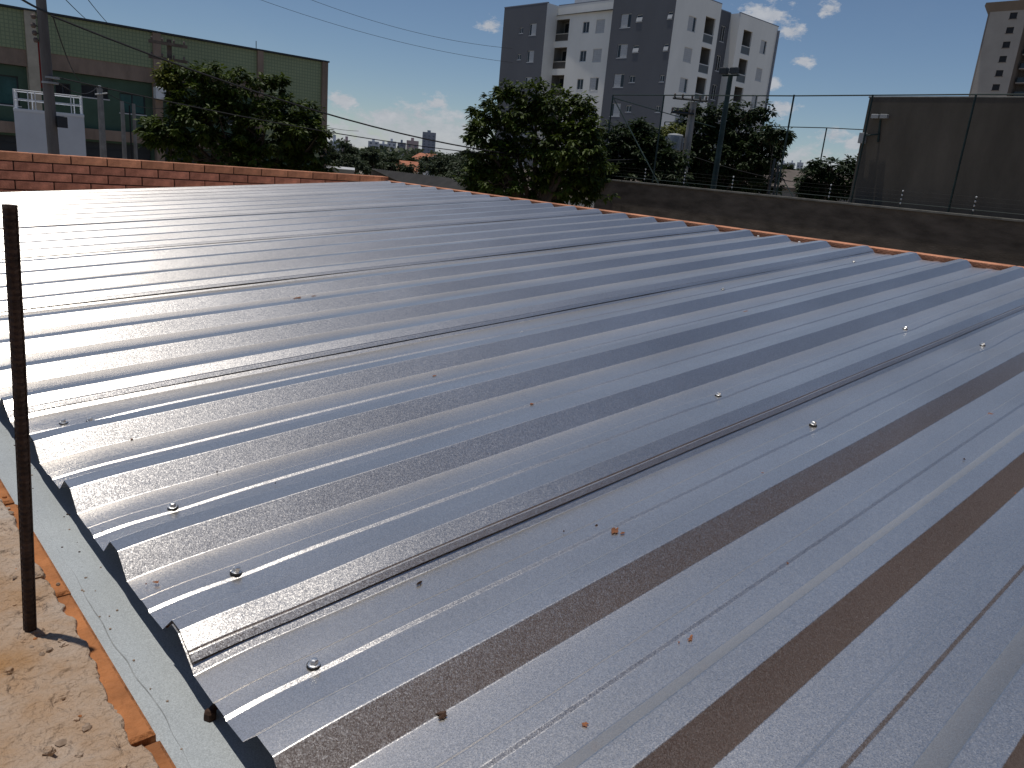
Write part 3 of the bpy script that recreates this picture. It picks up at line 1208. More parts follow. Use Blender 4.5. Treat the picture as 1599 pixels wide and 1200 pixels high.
# faces looking to -Y: u along +X
NY = (0, -1, 0)
UY = (1, 0, 0)
XA, XB1, XC, XD = XG, 58.4 * S, 61.3 * S, 67.6 * S
for (x0, x1, yy, m_, top, cols) in (
        (XA, XB1, YR, WHITEB, 14.05 * S, ((54.96, 1.35, 1.35, 'shutl'), (57.40, 1.75, 2.45, 'bal'))),
        (XB1, XC, YR + 1.2, GREYB, 13.95 * S, ((59.4, .85, 1.55, 'double'), (60.7, 1.1, 1.5, 'shutr'))),
        (XC, XD, YR, WHITEB, 13.92 * S, ((63.17, 1.75, 2.4, 'bal'), (65.95, 1.25, 1.35, 'shutl')))):
    F = ((x0, yy, 0), UY, NY)
    k = yy / (40.4 * S)
    ops, sty = [], []
    for i, z in enumerate(FZ):
        for c, w, h, st in cols:
            cu = c * S * k - x0
            zz = z * S * k - (.02 if st != 'bal' else .12)
            ops.append((cu - w / 2, cu + w / 2, zz - h / 2, zz + h / 2))
            sty.append('shut' if st == 'shutl' and i == 1 else st)
    facade('wall', m_, apt, F[0], UY, NY, x1 - x0, GZ, top, ops)
    for o, st in zip(ops, sty):
        if st == 'bal':
            fill_balcony(apt, F, o)
        else:
            fill_window(apt, F, o, st)
b = MB()
b.quad((XB1, YR, GZ), (XB1, YR + 1.2, GZ), (XB1, YR + 1.2, 14.05 * S), (XB1, YR, 14.05 * S))
b.quad((XC, YR + 1.2, GZ), (XC, YR, GZ), (XC, YR, 13.92 * S), (XC, YR + 1.2, 13.92 * S))
b.quad((XD, YR, GZ), (XD, YR + 18, GZ), (XD, YR + 18, 13.92 * S), (XD, YR, 13.92 * S))
b.quad((XG, 60.25 * S, GZ), (XG + 16, 60.25 * S, GZ), (XG + 16, 60.25 * S, 14.12 * S), (XG, 60.25 * S, 14.12 * S))
b.build('side_wall', WHITEB, apt)
b = MB()
b.quad((XA + 1, YR + 1.3, 13.3 * S), (XD - .1, YR + 1.3, 13.3 * S), (XD - .1, YR + 25, 13.3 * S), (XA + 1.8, YR + 25, 13.3 * S))
b.build('roof', ASPH, apt)
MB().box(XA - .01, XA + 5.2, YR + .0, YR + .10, 14.05 * S + .002, TOPG).build('wall', WHITEB, apt)
# thin metal caps on the parapets
b = MB()
b.box(XG - .012, XG + .2, 54.45 * S - .05, 60.25 * S + .06, 14.121 * S, 14.121 * S + .09)
b.box(XWt - .012, XWt + .2, 46.6 * S + .01, 54.45 * S - .06, 13.95 * S * 1.012 + .002, 13.95 * S * 1.012 + .09)
b.box(XA + 5.2, XB1 + .02, YR - .012, YR + .2, 14.05 * S + .002, 14.05 * S + .09)
b.box(XB1 + .03, XC - .03, YR + 1.188, YR + 1.4, 13.95 * S + .002, 13.95 * S + .09)
b.box(XC - .02, XD + .06, YR - .012, YR + .2, 13.92 * S + .002, 13.92 * S + .09)
b.build('parapet_cap', FARG, apt)
p0, p1 = on_x(897, 6, 60 * S), on_x(952, 0, 60 * S)
MB().box(60 * S, 60 * S + 6, p1.y, p0.y, 14 * S, p0.z + 3.0).build('tank_room', WHITE, apt)
MB().tube([(XD + .02, YR - .12, GZ), (XD + .02, YR - .12, 13.6 * S)], .14, 6).build('downpipe', FARG, apt)

# ------------------------------------------------------------------ beige tower at the right
T = 1.57
tow = thing('residential_tower', 'tall beige tower with small dark square windows and heavy cornice', 'building')
XT = 126 * T
yl, yr_ = 42.75 * T, 38.15 * T
F = ((XT, yl, 0), UX, NX)
ops = []
for k in range(13):
    z = (25.35 - 1.835 * k) * T
    cu = yl - 39.75 * T
    ops.append((cu - .72, cu + .72, z - .62, z + .62))
facade('wall', BEIGE, tow, F[0], UX, NX, yl - yr_, GZ, 26.0 * T, ops, depth=.25)
for o in ops:
    b = MB()
    obox(b, *F, o[0] + .004, o[1] - .004, o[2] + .004, o[3] - .004, .16, .22)
    w = b.build('window', mat('unlit_window', (0.02, 0.02, 0.022), 0.5, 0.3, 1), tow)
    b = MB()
    obox(b, *F, o[0] - .1, o[1] + .1, o[2] - .14, o[2] - .01, -.08, .1)
    b.build('sill', BEIGED, w)
b = MB()
# splayed corner, cornice, recessed flank with balconies
b.quad((XT + 2.5, yl + 1.2, GZ), (XT, yl, GZ), (XT, yl, 26 * T), (XT + 2.5, yl + 1.2, 26 * T))
b.quad((XT, yr_, GZ), (XT + 5, yr_, GZ), (XT + 5, yr_, 26 * T), (XT, yr_, 26 * T))
b.build('wall', BEIGED, tow)
MB().box(XT + 5, XT + 18, yr_ - 22, yr_, GZ, 26 * T).build('wall', BEIGED, tow)
MB().box(XT + 2.5, XT + 18, yr_ + .01, yl + 1.2, GZ, 26 * T).build('wall', BEIGED, tow)
b = MB()
b.v = [(XT - .02, yl, 26 * T), (XT - .02, yr_ - 20, 26 * T), (XT + 18, yr_ - 20, 26 * T), (XT + 18, yl + 1.2, 26 * T), (XT + 2.4, yl + 1.2, 26 * T),
       (XT - 1.1, yl + .9, 27.1 * T), (XT - 1.1, yr_ - 21, 27.1 * T), (XT + 19, yr_ - 21, 27.1 * T), (XT + 19, yl + 2.1, 27.1 * T), (XT + 1.9, yl + 2.1, 27.1 * T)]
b.f = [(0, 1, 6, 5), (1, 2, 7, 6), (2, 3, 8, 7), (3, 4, 9, 8), (4, 0, 5, 9), (5, 6, 7, 8, 9), (4, 3, 2, 1, 0)]
b.build('cornice', BEIGED, tow)
MB().box(XT + 3, XT + 14, yr_ - 10, yr_ + 3.0, 27.1 * T + .01, 29.5 * T).build('roof_room', BEIGE, tow)
for k in range(13):
    z = (24.3 - 1.835 * k) * T
    o = MB().box(XT + 2.2, XT + 4.99, yr_ - 9, yr_ - .4, z - .2, z).build('balcony', BEIGE, tow)
    MB().box(XT + 2.2, XT + 2.3, yr_ - 9, yr_ - .4, z + .005, z + 1.0).build('railing', GLASS, o)

# ------------------------------------------------------------------ green two storey building at the left
YG = 41.0
gb = thing('green_building', 'long green two storey industrial building with brown concrete pilasters', 'building')
F = ((-14.0, YG, 0), UY, NY)
X0 = -14.0
ops, kinds = [], []
for (xa, xb, za, zb, kd) in ((6.2, 8.07, .55, 1.77, 'teal'), (9.49, 10.11, 1.2, 1.72, 'dark'), (10.55, 11.69, 1.25, 1.78, 'dark'), (12.18, 13.33, .72, 1.62, 'teal'),
                             (15.2, 16.6, .72, 1.62, 'teal'), (17.2, 18.3, .72, 1.62, 'dark'), (1.0, 4.0, .55, 1.77, 'teal'), (-6, -2, .55, 1.77, 'teal')):
    ops.append((xa - X0, xb - X0, za, zb))
    kinds.append(kd)
for (xa, xb) in ((4.6, 8.3), (8.95, 13.55), (14.1, 18.8), (-2.0, 3.5)):
    ops.append((xa - X0, xb - X0, -3.6, -0.72))
    kinds.append('open')
facade('wall', GREENW, gb, (X0, YG + .25, 0), UY, NY, 22.9 - X0, GZ, 2.2, ops, depth=.3)
Fw = ((X0, YG + .25, 0), UY, NY)
for o, kd in zip(ops, kinds):
    if kd == 'open':
        b = MB()
        obox(b, *Fw, o[0] + .005, o[1] - .005, o[2] + .005, o[3] - .005, .24, .29)
        w = b.build('loading_door', FRAMED, gb)
        b = MB()
        n_ = 8
        for k in range(n_):
            zz = o[2] + (o[3] - o[2]) * k / n_
            obox(b, *Fw, o[0] + .01, o[1] - .01, zz + .02, zz + .05, .21, .245)
        b.build('slat', FRAMED, w)
    else:
        fill_window(gb, Fw, o, 'double', FRAMED, GLASSG if kd == 'teal' else GLASS)
# tiled upper panels between pilasters
pil = [(-8.0, -7.3), (1.2, 1.9), (8.42, 8.84), (13.67, 14.03), (18.87, 19.18), (22.60, 22.94)]
edges = [(-14.0, -8.0), (-7.3, 1.2), (1.9, 8.42), (8.84, 13.67), (14.03, 18.87)]
for a, c in edges:
    MB().box(a + .003, c - .003, YG, YG + .24, 2.90, 4.47).build('tile_panel', GREENT, gb)
    o = MB().box(a + .003, c - .003, YG + .03, YG + .245, 2.22, 2.898).build('beam', PILAS, gb)
    MB().box(a + .003, c - .003, YG + .03, YG + .245, -0.62, -0.14).build('beam', PILAS, gb)
MB().box(19.183, 22.597, YG, YG + .24, -0.62, 4.47).build('tile_panel', GREENT, gb)
MB().box(19.183, 22.597, YG + .03, YG + .24, GZ, -0.622).build('base_panel', GREENW, gb)
for i, (a, c) in enumerate(pil):
    MB().box(a, c, YG - .12, YG + .249, GZ, 4.48).build('pilaster', PILASL if i == 2 else PILAS, gb)
MB().box(-14.1, 23.0, YG - .16, YG + 1.0, 4.482, 4.56).build('roof_edge', FRAMED, gb)
MB().box(-14.0, 22.9, YG + .7, YG + 22, GZ, 4.40).build('hall', GREENW, gb)
MB().box(8.845, 9.02, YG - .05, YG - .003, 1.4, 3.3).build('red_pipe', REDP, gb)
p = on_y(246, 146, YG - .1)
o = MB().cbox(p.x - .2, p.x + .28, YG - .5, YG - .125, p.z - .26, p.z + .28, .03).build('air_conditioner', WHITE, gb)
p = on_y(400, 68, YG + .4)
MB().tube([(p.x, p.y, 4.55), (p.x, p.y, 4.98)], .02, 5).build('antenna', CABLE, gb)
p = on_y(229, 189, 40)
MB().tube([(p.x, YG + .2, p.z - .02), (p.x, 40, p.z)], .02, 5).build('lamp_arm', CABLE, gb)
MB().lathe([(.17, -.04), (.12, .03), (.03, .06)], (p.x, 39.95, p.z), 10).build('lamp_head', WHITE, gb)

# white rendered tank house with a railing
tk = thing('tank_house', 'white rendered tank house with white railing on its flat roof', 'tank')
YK = 30.0
pl, prr = at_d(21, 170, 30.6), at_d(131, 181, 30.6)
zt = (pl.z + prr.z) / 2 - GZ
ctr = (pl + prr) / 2
TW = math.hypot(prr.x - pl.x, prr.y - pl.y) / 2
tk.location = (ctr.x, ctr.y, GZ)
tk.rotation_euler = (0, 0, math.atan2(prr.y - pl.y, prr.x - pl.x))
MB().box(-TW, TW, 0, 2.0, 0, zt - .06).build('wall', mat('tank_white', (.60, .62, .65), .9, .08, .8), tk)
MB().cbox(-TW - .01, TW + .01, -.01, 2.01, zt - .058, zt + .03, .008).build('roof_slab', WHITE, tk)
zr = zt + .03
hh = at_d(21, 141, 30.6).z - pl.z
xsr = [-TW + .03, -TW + .12, -TW + .42, -TW + .62, TW - .9, TW - .35, TW - .03]
for side, yy in enumerate((.03, 1.97)):
    for x in (xsr if side == 0 else [-TW + .03, -TW + .5, TW - .22, TW - .03]):
        MB().tube([(x, yy, zr), (x, yy, zr + hh)], .018, 6).build('rail_post', WHITE, tk)
    for f in (.52, 1.0):
        MB().tube([(xsr[0], yy, zr + hh * f), (xsr[-1], yy, zr + hh * f)], .018, 6).build('rail', WHITE, tk)
for x in (xsr[0], xsr[-1]):
    for f in (.52, 1.0):
        MB().tube([(x, .03, zr + hh * f), (x, 1.97, zr + hh * f)], .018, 6).build('rail', WHITE, tk)
    MB().tube([(x, 1.0, zr), (x, 1.0, zr + hh)], .018, 6).build('rail_post', WHITE, tk)


# ------------------------------------------------------------------ poles
def pole_between(root, x, y, z1, r0, r1, m, n=10, lean=(0, 0)):
    return MB().tube([(x, y, GZ), (x + lean[0], y + lean[1], z1)], [r0, r1], n).build('pole', m, root)


# tall dark pole near the tank house
pp = thing('utility_pole', 'tall dark concrete pole with black box beside the white tank house', 'pole')
YP = 20.0
pbase = on_y(84, 240, YP)
ptop = on_y(64, 0, YP)
ztop = 5.2
dx = (ptop.x - pbase.x) / (ptop.z - pbase.z)
xg = pbase.x + dx * (GZ - pbase.z)
MB().tube([(xg, YP, GZ), (pbase.x + dx * (ztop - pbase.z), YP, ztop)], [.135, .085], 12).build('pole', CONCD, pp)
pb = on_y(95, 190, YP - .1)
MB().cbox(pb.x - .08, pb.x + .10, YP - .24, YP - .0, pb.z - .13, pb.z + .11, .015).build('meter_box', FRAMED, pp)
for (px, py) in ((52, 26), (52, 40), (54, 52), (56, 63)):
    q = on_y(px, py, YP)
    MB().lathe([(.03, -.05), (.05, -.02), (.05, .02), (.03, .05)], (q.x, q.y, q.z), 8).build('insulator', PORC, pp)
    MB().tube([(q.x, YP, q.z), (q.x + .18, YP, q.z)], .012, 4).build('bracket', CABLE, pp)
for (px, py) in ((80, 130), (82, 122)):
    q = on_y(px, py, YP)
    MB().lathe([(.165, -.02), (.165, .02)], (q.x - .02, q.y, q.z), 12).build('clamp_band', GALVBOX, pp)

pw = thing('utility_pole', 'wooden looking pole with two cross arms before the green building', 'pole')
YP2 = 37.0
q = on_y(262, 62, YP2)
pole_between(pw, q.x + .05, YP2, q.z, .15, .10, WOODP)
for (py, half) in ((69, .95), (93, .85)):
    a, b_ = on_y(232, py - 4, YP2 - .15), on_y(292, py + 4, YP2 - .15)
    MB().box(a.x, b_.x, YP2 - .22, YP2 - .11, (a.z + b_.z) / 2 - .06, (a.z + b_.z) / 2 + .06).build('crossarm', WOODP, pw)
    for f in (.08, .35, .65, .92):
        MB().lathe([(.02, 0), (.045, .05), (.045, .11), (.02, .15)], (a.x + (b_.x - a.x) * f, YP2 - .165, (a.z + b_.z) / 2 + .061), 7).build('insulator', PORC, pw)

for (px, py, Y, r, m_, lb) in ((153, 138, 35.0, .155, CONC, 'pale concrete post with a cable bracket at its top'), (188, 158, 35.5, .11, CONC, 'slim pale concrete post beside a dark pipe'),
                               (206, 162, 35.5, .095, CONC, 'slimmer concrete post standing closest to the wooden pole')):
    q = on_y(px, py, Y)
    po = thing('concrete_post', lb, 'post')
    pole_between(po, q.x + .06, Y, q.z, r, r * .7, m_, 8)
    if px == 153:
        MB().tube([(q.x - .15, Y - .1, q.z - .25), (q.x + .3, Y - .1, q.z - .15)], .03, 5).build('bracket', GALVBOX, po)
        MB().lathe([(.05, -.06), (.07, 0), (.05, .06)], (q.x + .06, Y, q.z + .05), 8).build('insulator', GALVBOX, po)
q = on_y(202, 165, 35.2)
tag(MB().tube([(q.x, 35.2, GZ), (q.x, 35.2, q.z)], .03, 6).build('vent_pipe', CABLE), 'dark thin pipe standing between two concrete posts', 'pipe')

# pole with transformer behind the court fence
ut = thing('utility_pole', 'grey concrete pole carrying a transformer and two cross arms', 'pole')
UD = 36.0
ub = at_d(1064, 292, UD)
utp = at_d(1084, 160, UD)
cxy = Vector((ub.x, ub.y, 0))
MB().tube([(cxy.x, cxy.y, GZ), (cxy.x, cxy.y, utp.z)], [.24, .14], 10).build('pole', CONC, ut)
right = Vector((RW[0][0], RW[1][0], 0)).normalized()
fwd = Vector((RW[0][2], RW[1][2], 0)).normalized()
for (py, off, half) in ((157, -.2, .75), (179, -.45, .5)):
    z = at_d(1082, py, UD).z
    c = Vector((cxy.x, cxy.y, z)) + right * off - fwd * .22
    MB().tube([c - right * half, c + right * half], .05, 4).build('crossarm', FRAMED, ut)
    for f in (-.9, -.45, .1, .55, .9):
        cc = c + right * (half * f)
        MB().lathe([(.02, .04), (.05, .09), (.05, .16), (.02, .2)], tuple(cc), 7).build('insulator', PORC, ut)
tz = at_d(1050, 222, UD)
tcn = Vector((tz.x, tz.y, tz.z)) + right * .1
t_ = MB().lathe([(.30, -.38), (.34, -.35), (.34, .28), (.30, .33), (.1, .36)], tuple(tcn), 14).build('transformer', GALVBOX, ut)
for k in range(9):
    a = 2 * PI * k / 9
    d_ = Vector((math.cos(a), math.sin(a), 0))
    MB().tube([tcn + d_ * .40 + Vector((0, 0, -.3)), tcn + d_ * .40 + Vector((0, 0, .2))], .03, 4).build('cooling_fin', GALVBOX, t_)
MB().tube([tcn, Vector((cxy.x, cxy.y, tcn.z))], .06, 5).build('bracket', FRAMED, ut)

# two dark gate posts in the court
for i, (px, d_) in enumerate(((1210, 33), (1216, 33.3))):
    q = at_d(px, 248 + i * 10, d_)
    tag(MB().box(q.x - .035, q.x + .035, q.y - .035, q.y + .035, GZ, q.z).build('gate_post', FRAMED), 'short dark steel gate post inside the court', 'post', 'gate posts in the court')


# ------------------------------------------------------------------ cables
def cable(p0, p1, sag, r, label):
    p0, p1 = Vector(p0), Vector(p1)
    pts = []
    for i in range(25):
        t = i / 24
        p = p0.lerp(p1, t)
        p.z -= sag * 4 * t * (1 - t)
        pts.append(p)
    o = MB().tube(pts, r, 5).build('overhead_cable', CABLE)
    return tag(o, label, 'cable')


A1 = on_y(80, 25, YP)
U1 = Vector((cxy.x, cxy.y, at_d(1062, 240, UD).z))
cable(A1, U1, 1.25, .022, 'thick black cable sagging from the tall dark pole to the transformer pole')
cable(on_y(84, 120, YP), Vector((cxy.x, cxy.y, U1.z - .3)), .62, .014, 'black cable hanging just below the thick one')
cable(U1, at_d(1560, 300, 40) + Vector((0, 0, .6)), .9, .014, 'cable running on from the transformer pole over the court')
cable(on_y(75, 20, YP), on_y(-260, -260, 10.0), .2, .022, 'cable climbing from the tall dark pole over the roof')
cable(on_y(82, 24, YP), on_y(126, 126, 36), .3, .014, 'cable dropping from the tall dark pole to the green building')
cable(on_y(82, 122, YP), on_y(153, 135, 34.9), .3, .014, 'cable from the tall dark pole to the pale post')
cable(on_y(153, 137, 34.9), on_y(262, 168, 37), .3, .014, 'cable from the pale post past the wooden pole')
cable(at_d(95, -8, 45), at_d(175, 60, 75), .2, .02, 'thin cable rising over the roof edge of the green building')
cable(at_d(130, -10, 46), at_d(196, 62, 76), .2, .02, 'second thin cable above the green building roof edge')
cable(at_d(390, -6, 55), at_d(800, 98, 62), .5, .012, 'faint high cable crossing the sky beside the flats')
cable(at_d(470, -6, 55), at_d(800, 76, 62), .5, .012, 'fainter high cable above its neighbour crossing the sky')
cable(on_y(292, 96, YP2), at_d(560, 205, 60), .7, .014, 'cable leaving the cross arms of the wooden pole behind the mango tree')


# ------------------------------------------------------------------ trees
def make_tree(name, label, blobs, D, base_px, lm, group=None, leaf=.16, count=5200, seed=1, trunk_r=.16, depth_k=.9, lm2=None, droop=.55, cat='tree', with_trunk=True):
    rg = random.Random(seed)
    bx = at_d(base_px, 260, D)
    root = thing(name, label, cat, group, (bx.x, bx.y, GZ))
    ell = []
    for (px, py, rx, ry) in blobs:
        c = at_d(px, py, D + rg.uniform(-.4, .4))
        k = (c.x * RW[0][2] + c.y * RW[1][2] + c.z * RW[2][2]) / FPX
        ell.append((c, rx * k, ry * k, min(rx, ry) * 1.15 * k * depth_k + .15))
    for (c, a_, b_, z_) in list(ell):
        for _ in range(4):
            th = rg.uniform(-.5, PI + .5)
            f_ = rg.uniform(.2, .36)
            ell.append((c + right * (a_ * math.cos(th) * 1.02) + Vector((0, 0, b_ * math.sin(th) * 1.02)) + fwd * rg.uniform(-.3, .3), a_ * f_, b_ * f_ * 1.2, z_ * f_))
    area = [e[1] * e[2] for e in ell]
    tot = sum(area)
    vs, fs, tone = [], [], []
    for e, ar in zip(ell, area):
        c, rx, ry, rz = e
        ncl = max(5, int(count / 26 * ar / tot))
        for _ in range(ncl):
            # a tuft of leaves near the surface of the lobe
            while True:
                d = Vector((rg.gauss(0, 1), rg.gauss(0, 1), rg.gauss(0, 1)))
                if d.length > .1:
                    break
            d.normalize()
            rr = rg.uniform(.45, 1.0) ** .6 * rg.uniform(.85, 1.2)
            tc_ = c + right * (d.x * rx * rr) + fwd * (d.y * rz * rr) + Vector((0, 0, d.z * ry * rr))
            outw = (right * d.x + fwd * d.y + Vector((0, 0, d.z))).normalized()
            tn = rg.random()
            for _ in range(26):
                a = rg.uniform(0, 2 * PI)
                dirv = Vector((math.cos(a), math.sin(a), rg.uniform(-.9, .5) - droop * .6)) + outw * .7
                dirv.normalize()
                L = leaf * rg.uniform(.6, 1.25)
                w = L * rg.uniform(.20, .30)
                p = tc_ + dirv * rg.uniform(0, L * .9)
                side = dirv.cross(Vector((rg.uniform(-.5, .5), rg.uniform(-.5, .5), 1))).normalized()
                tip = p + dirv * L + Vector((0, 0, -L * .25 * droop))
                mid = p + dirv * L * .5
                i = len(vs)
                vs += [tuple(p), tuple(mid + side * w), tuple(tip), tuple(mid - side * w)]
                fs.append((i, i + 1, i + 2, i + 3))
                tone.append(min(1, max(0, tn * .7 + rg.random() * .4)))
    me = bpy.data.meshes.new('crown')
    me.from_pydata(vs, [], fs)
    me.materials.append(lm)
    if lm2:
        me.materials.append(lm2)
    att = me.attributes.new('tone', 'FLOAT', 'FACE')
    att.data.foreach_set('value', tone)
    me.update()
    o = bpy.data.objects.new('crown', me)
    COL.objects.link(o)
    local(o, root)
    if with_trunk:
        b = MB()
        low = min(e[0].z for e in ell)
        mid = sum((e[0] for e in ell), Vector()) / len(ell)
        fork = Vector((bx.x * .6 + mid.x * .4, bx.y * .6 + mid.y * .4, GZ + (low - GZ) * .62))
        b.tube([(bx.x, bx.y, GZ), ((bx.x + fork.x) / 2 + .08, (bx.y + fork.y) / 2, (GZ + fork.z) / 2), fork], [trunk_r * 1.25, trunk_r, trunk_r * .8], 9)
        for e in ell[:len(blobs)]:
            t = e[0]
            m1 = fork.lerp(t, .5) + Vector((rg.uniform(-.2, .2), rg.uniform(-.2, .2), .25))
            b.tube([fork, m1, t], [trunk_r * .55, trunk_r * .3, trunk_r * .1], 6)
            for _ in range(4):
                d = Vector((rg.gauss(0, 1), rg.gauss(0, 1), rg.gauss(0, 1))).normalized()
                tt = t + right * (d.x * e[1] * .8) + fwd * (d.y * e[3] * .8) + Vector((0, 0, d.z * e[2] * .8))
                b.tube([m1.lerp(t, rg.uniform(.2, 1)), tt], [trunk_r * .13, trunk_r * .05], 4)
        o = b.build('trunk', BARK)
        local(o, root)
    return root


make_tree('mango_tree', 'broad dark mango tree standing in front of the green building',
          [(352, 128, 58, 22), (305, 150, 42, 26), (398, 152, 52, 34), (278, 200, 48, 26), (250, 212, 24, 16), (345, 196, 52, 34), (415, 200, 50, 40), (470, 205, 38, 34), (492, 225, 20, 30),
           (330, 240, 70, 26), (420, 250, 75, 28), (300, 165, 30, 20), (470, 262, 40, 22)], 27.0, 400, LEAF, seed=3, count=30000, leaf=.17, trunk_r=.22)
make_tree('yellow_shoot', 'yellowish young shoot rising from the side of the mango tree', [(268, 116, 13, 14), (272, 132, 12, 10)], 27.2, 268, LEAFY, seed=33, count=420, leaf=.15, trunk_r=.05, cat='sapling')
make_tree('leafy_tree', 'large dark green tree in front of the flats, left of the court',
          [(838, 148, 50, 20), (795, 172, 48, 30), (875, 175, 48, 32), (905, 190, 18, 26), (765, 205, 30, 28), (830, 212, 60, 36), (885, 225, 46, 36), (772, 248, 32, 26), (840, 262, 70, 34), (905, 265, 44, 34), (850, 295, 100, 20),
           (780, 285, 50, 22), (752, 222, 20, 22), (915, 215, 24, 24), (918, 250, 22, 26), (880, 285, 46, 24)], 28.0, 850, LEAF, seed=5, count=32000, leaf=.18, trunk_r=.24)
make_tree('leafy_tree', 'rounded dark tree between the court fence brace and the large leafy tree',
          [(985, 212, 36, 18), (958, 232, 40, 28), (1012, 240, 42, 34), (985, 272, 66, 30), (935, 262, 34, 34), (1040, 262, 34, 30)], 34.0, 985, LEAFD, seed=7, count=26000, leaf=.19, trunk_r=.18)
make_tree('leafy_tree', 'tall open tree behind the twin floodlight pole',
          [(1110, 182, 50, 16), (1165, 172, 34, 12), (1085, 205, 34, 20), (1150, 205, 50, 24), (1192, 222, 30, 14), (1195, 240, 22, 14), (1120, 245, 60, 34), (1165, 250, 40, 30), (1070, 232, 24, 22), (1130, 285, 70, 22),
           (1040, 262, 40, 36), (1100, 225, 50, 24), (1175, 275, 40, 26), (1085, 285, 60, 22)], 43.0, 1120, LEAFD, seed=9, count=34000, leaf=.23, trunk_r=.22)
make_tree('leafy_tree', 'low dark tree filling the gap behind the transformer pole', [(1045, 245, 40, 24), (1085, 255, 45, 26), (1010, 262, 40, 24), (1060, 282, 70, 22)], 48.0, 1050, LEAFD, seed=21, count=16000, leaf=.24, trunk_r=.18)
make_tree('yellow_green_tree', 'small yellow green tree beside the transformer pole', [(1058, 205, 16, 10), (1045, 212, 14, 9), (960, 222, 16, 10), (1030, 225, 18, 14)][:2] + [(1030, 222, 18, 12)], 39.0, 1045, LEAFY, seed=10, count=900, leaf=.16, trunk_r=.08)
make_tree('slender_sapling', 'slender sapling with one small tuft right of the flats', [(1212, 206, 18, 9), (1222, 212, 10, 7), (1200, 212, 8, 8)], 37.0, 1204, LEAFD, seed=12, count=560, leaf=.17, trunk_r=.05, cat='sapling')
make_tree('broad_bush', 'dense bush growing against the left edge of the high grey wall', [(1300, 262, 30, 14), (1282, 285, 34, 22), (1325, 280, 18, 26), (1300, 305, 48, 18), (1265, 300, 16, 14)], 33.0, 1300, LEAFD, seed=14, count=9000, leaf=.17, trunk_r=.10, cat='bush')
# palm fronds rising out of that bush
pal = thing('palm', 'small palm with arching fronds in the bush beside the high wall', 'palm')
pc = at_d(1296, 262, 32.6)
MB().tube([(pc.x, pc.y, GZ), (pc.x, pc.y, pc.z)], [.12, .09], 8).build('trunk', BARK, pal)
for k in range(11):
    a = 2 * PI * k / 11 + .2
    d_ = Vector((math.cos(a), math.sin(a), 0))
    b = MB()
    spine = []
    for i in range(10):
        t = i / 9
        spine.append(pc + d_ * (1.1 * t) + Vector((0, 0, .65 * t - 1.0 * t * t)))
    sd = d_.cross(Vector((0, 0, 1)))
    for i in range(1, 9):
        for s in (-1, 1):
            p = spine[i]
            e = p + sd * s * .30 + d_ * .14 + Vector((0, 0, -.10))
            b.tri(p, p + d_ * .06, e)
    b.tube(spine, [.018] + [.010] * 9, 4)
    me = b.build('frond', LEAFD, pal)

# trees over the far roofs in the gap
far = [(528, 238, 22, 16, 62), (516, 250, 16, 20, 55), (552, 244, 18, 12, 70), (575, 252, 20, 14, 66), (545, 258, 24, 10, 58), (604, 256, 16, 8, 95), (622, 249, 18, 5, 150), (648, 250, 16, 5, 170),
       (680, 250, 22, 9, 110), (705, 247, 24, 6, 190), (660, 262, 26, 9, 75), (700, 262, 24, 12, 68), (728, 256, 20, 14, 60), (742, 270, 26, 20, 44), (715, 280, 26, 14, 40), (590, 250, 14, 5, 140), (640, 255, 12, 5, 100),
       (735, 244, 14, 6, 160), (560, 249, 20, 5, 140), (612, 262, 20, 6, 80)]
for i, (px, py, rx, ry, D) in enumerate(far):
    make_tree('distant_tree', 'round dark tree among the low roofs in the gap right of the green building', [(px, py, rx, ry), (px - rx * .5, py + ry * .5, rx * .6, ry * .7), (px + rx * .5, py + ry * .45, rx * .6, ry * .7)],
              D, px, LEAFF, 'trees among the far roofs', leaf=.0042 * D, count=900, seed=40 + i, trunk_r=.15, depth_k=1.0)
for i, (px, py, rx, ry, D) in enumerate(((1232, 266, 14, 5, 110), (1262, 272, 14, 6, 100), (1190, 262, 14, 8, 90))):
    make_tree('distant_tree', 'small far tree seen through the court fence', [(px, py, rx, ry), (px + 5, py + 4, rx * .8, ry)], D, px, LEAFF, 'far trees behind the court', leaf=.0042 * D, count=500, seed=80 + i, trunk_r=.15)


# wooded rise on the skyline
def skyline(az0, az1, D, zfun, name):
    b = MB()
    n = 160
    for i in range(n + 1):
        a = math.radians(az0 + (az1 - az0) * i / n)
        z = zfun(i)
        for (dd, zz) in ((D - 120, GZ), (D, z), (D + 160, GZ)):
            b.v.append((math.cos(a) * dd, math.sin(a) * dd, zz))
    for i in range(n):
        for j in range(2):
            q = i * 3 + j
            b.f.append((q, q + 3, q + 4, q + 1))
    return struct(b.build(name, HILLM, smooth=True))


skyline(-20, 130, 1500, lambda i: 2 + 5 * noise.noise(Vector((i * .06, 1, 0))) + 3 * noise.noise(Vector((i * .45, 2, 0))), 'hills')
# far wood: one mass
rg = random.Random(77)
vs, fs, tone = [], [], []
for i in range(15000):
    a = math.radians(rg.uniform(-5, 100))
    D = rg.uniform(220, 420)
    z = rg.uniform(GZ, GZ + 5.5 + 2.0 * noise.noise(Vector((a * 30, 0, 0))) + 1.5 * noise.noise(Vector((a * 90, 4, 0))))
    p = Vector((math.cos(a) * D, math.sin(a) * D, z))
    s = rg.uniform(.5, 1.2)
    n1 = Vector((rg.gauss(0, 1), rg.gauss(0, 1), rg.gauss(0, 1))).normalized()
    u = n1.orthogonal().normalized() * s
    w = n1.cross(u).normalized() * s * .8
    k = len(vs)
    vs += [tuple(p - u), tuple(p + w), tuple(p + u), tuple(p - w)]
    fs.append((k, k + 1, k + 2, k + 3))
    tone.append(rg.random())
me = bpy.data.meshes.new('far_wood')
me.from_pydata(vs, [], fs)
me.materials.append(LEAFF)
att = me.attributes.new('tone', 'FLOAT', 'FACE')
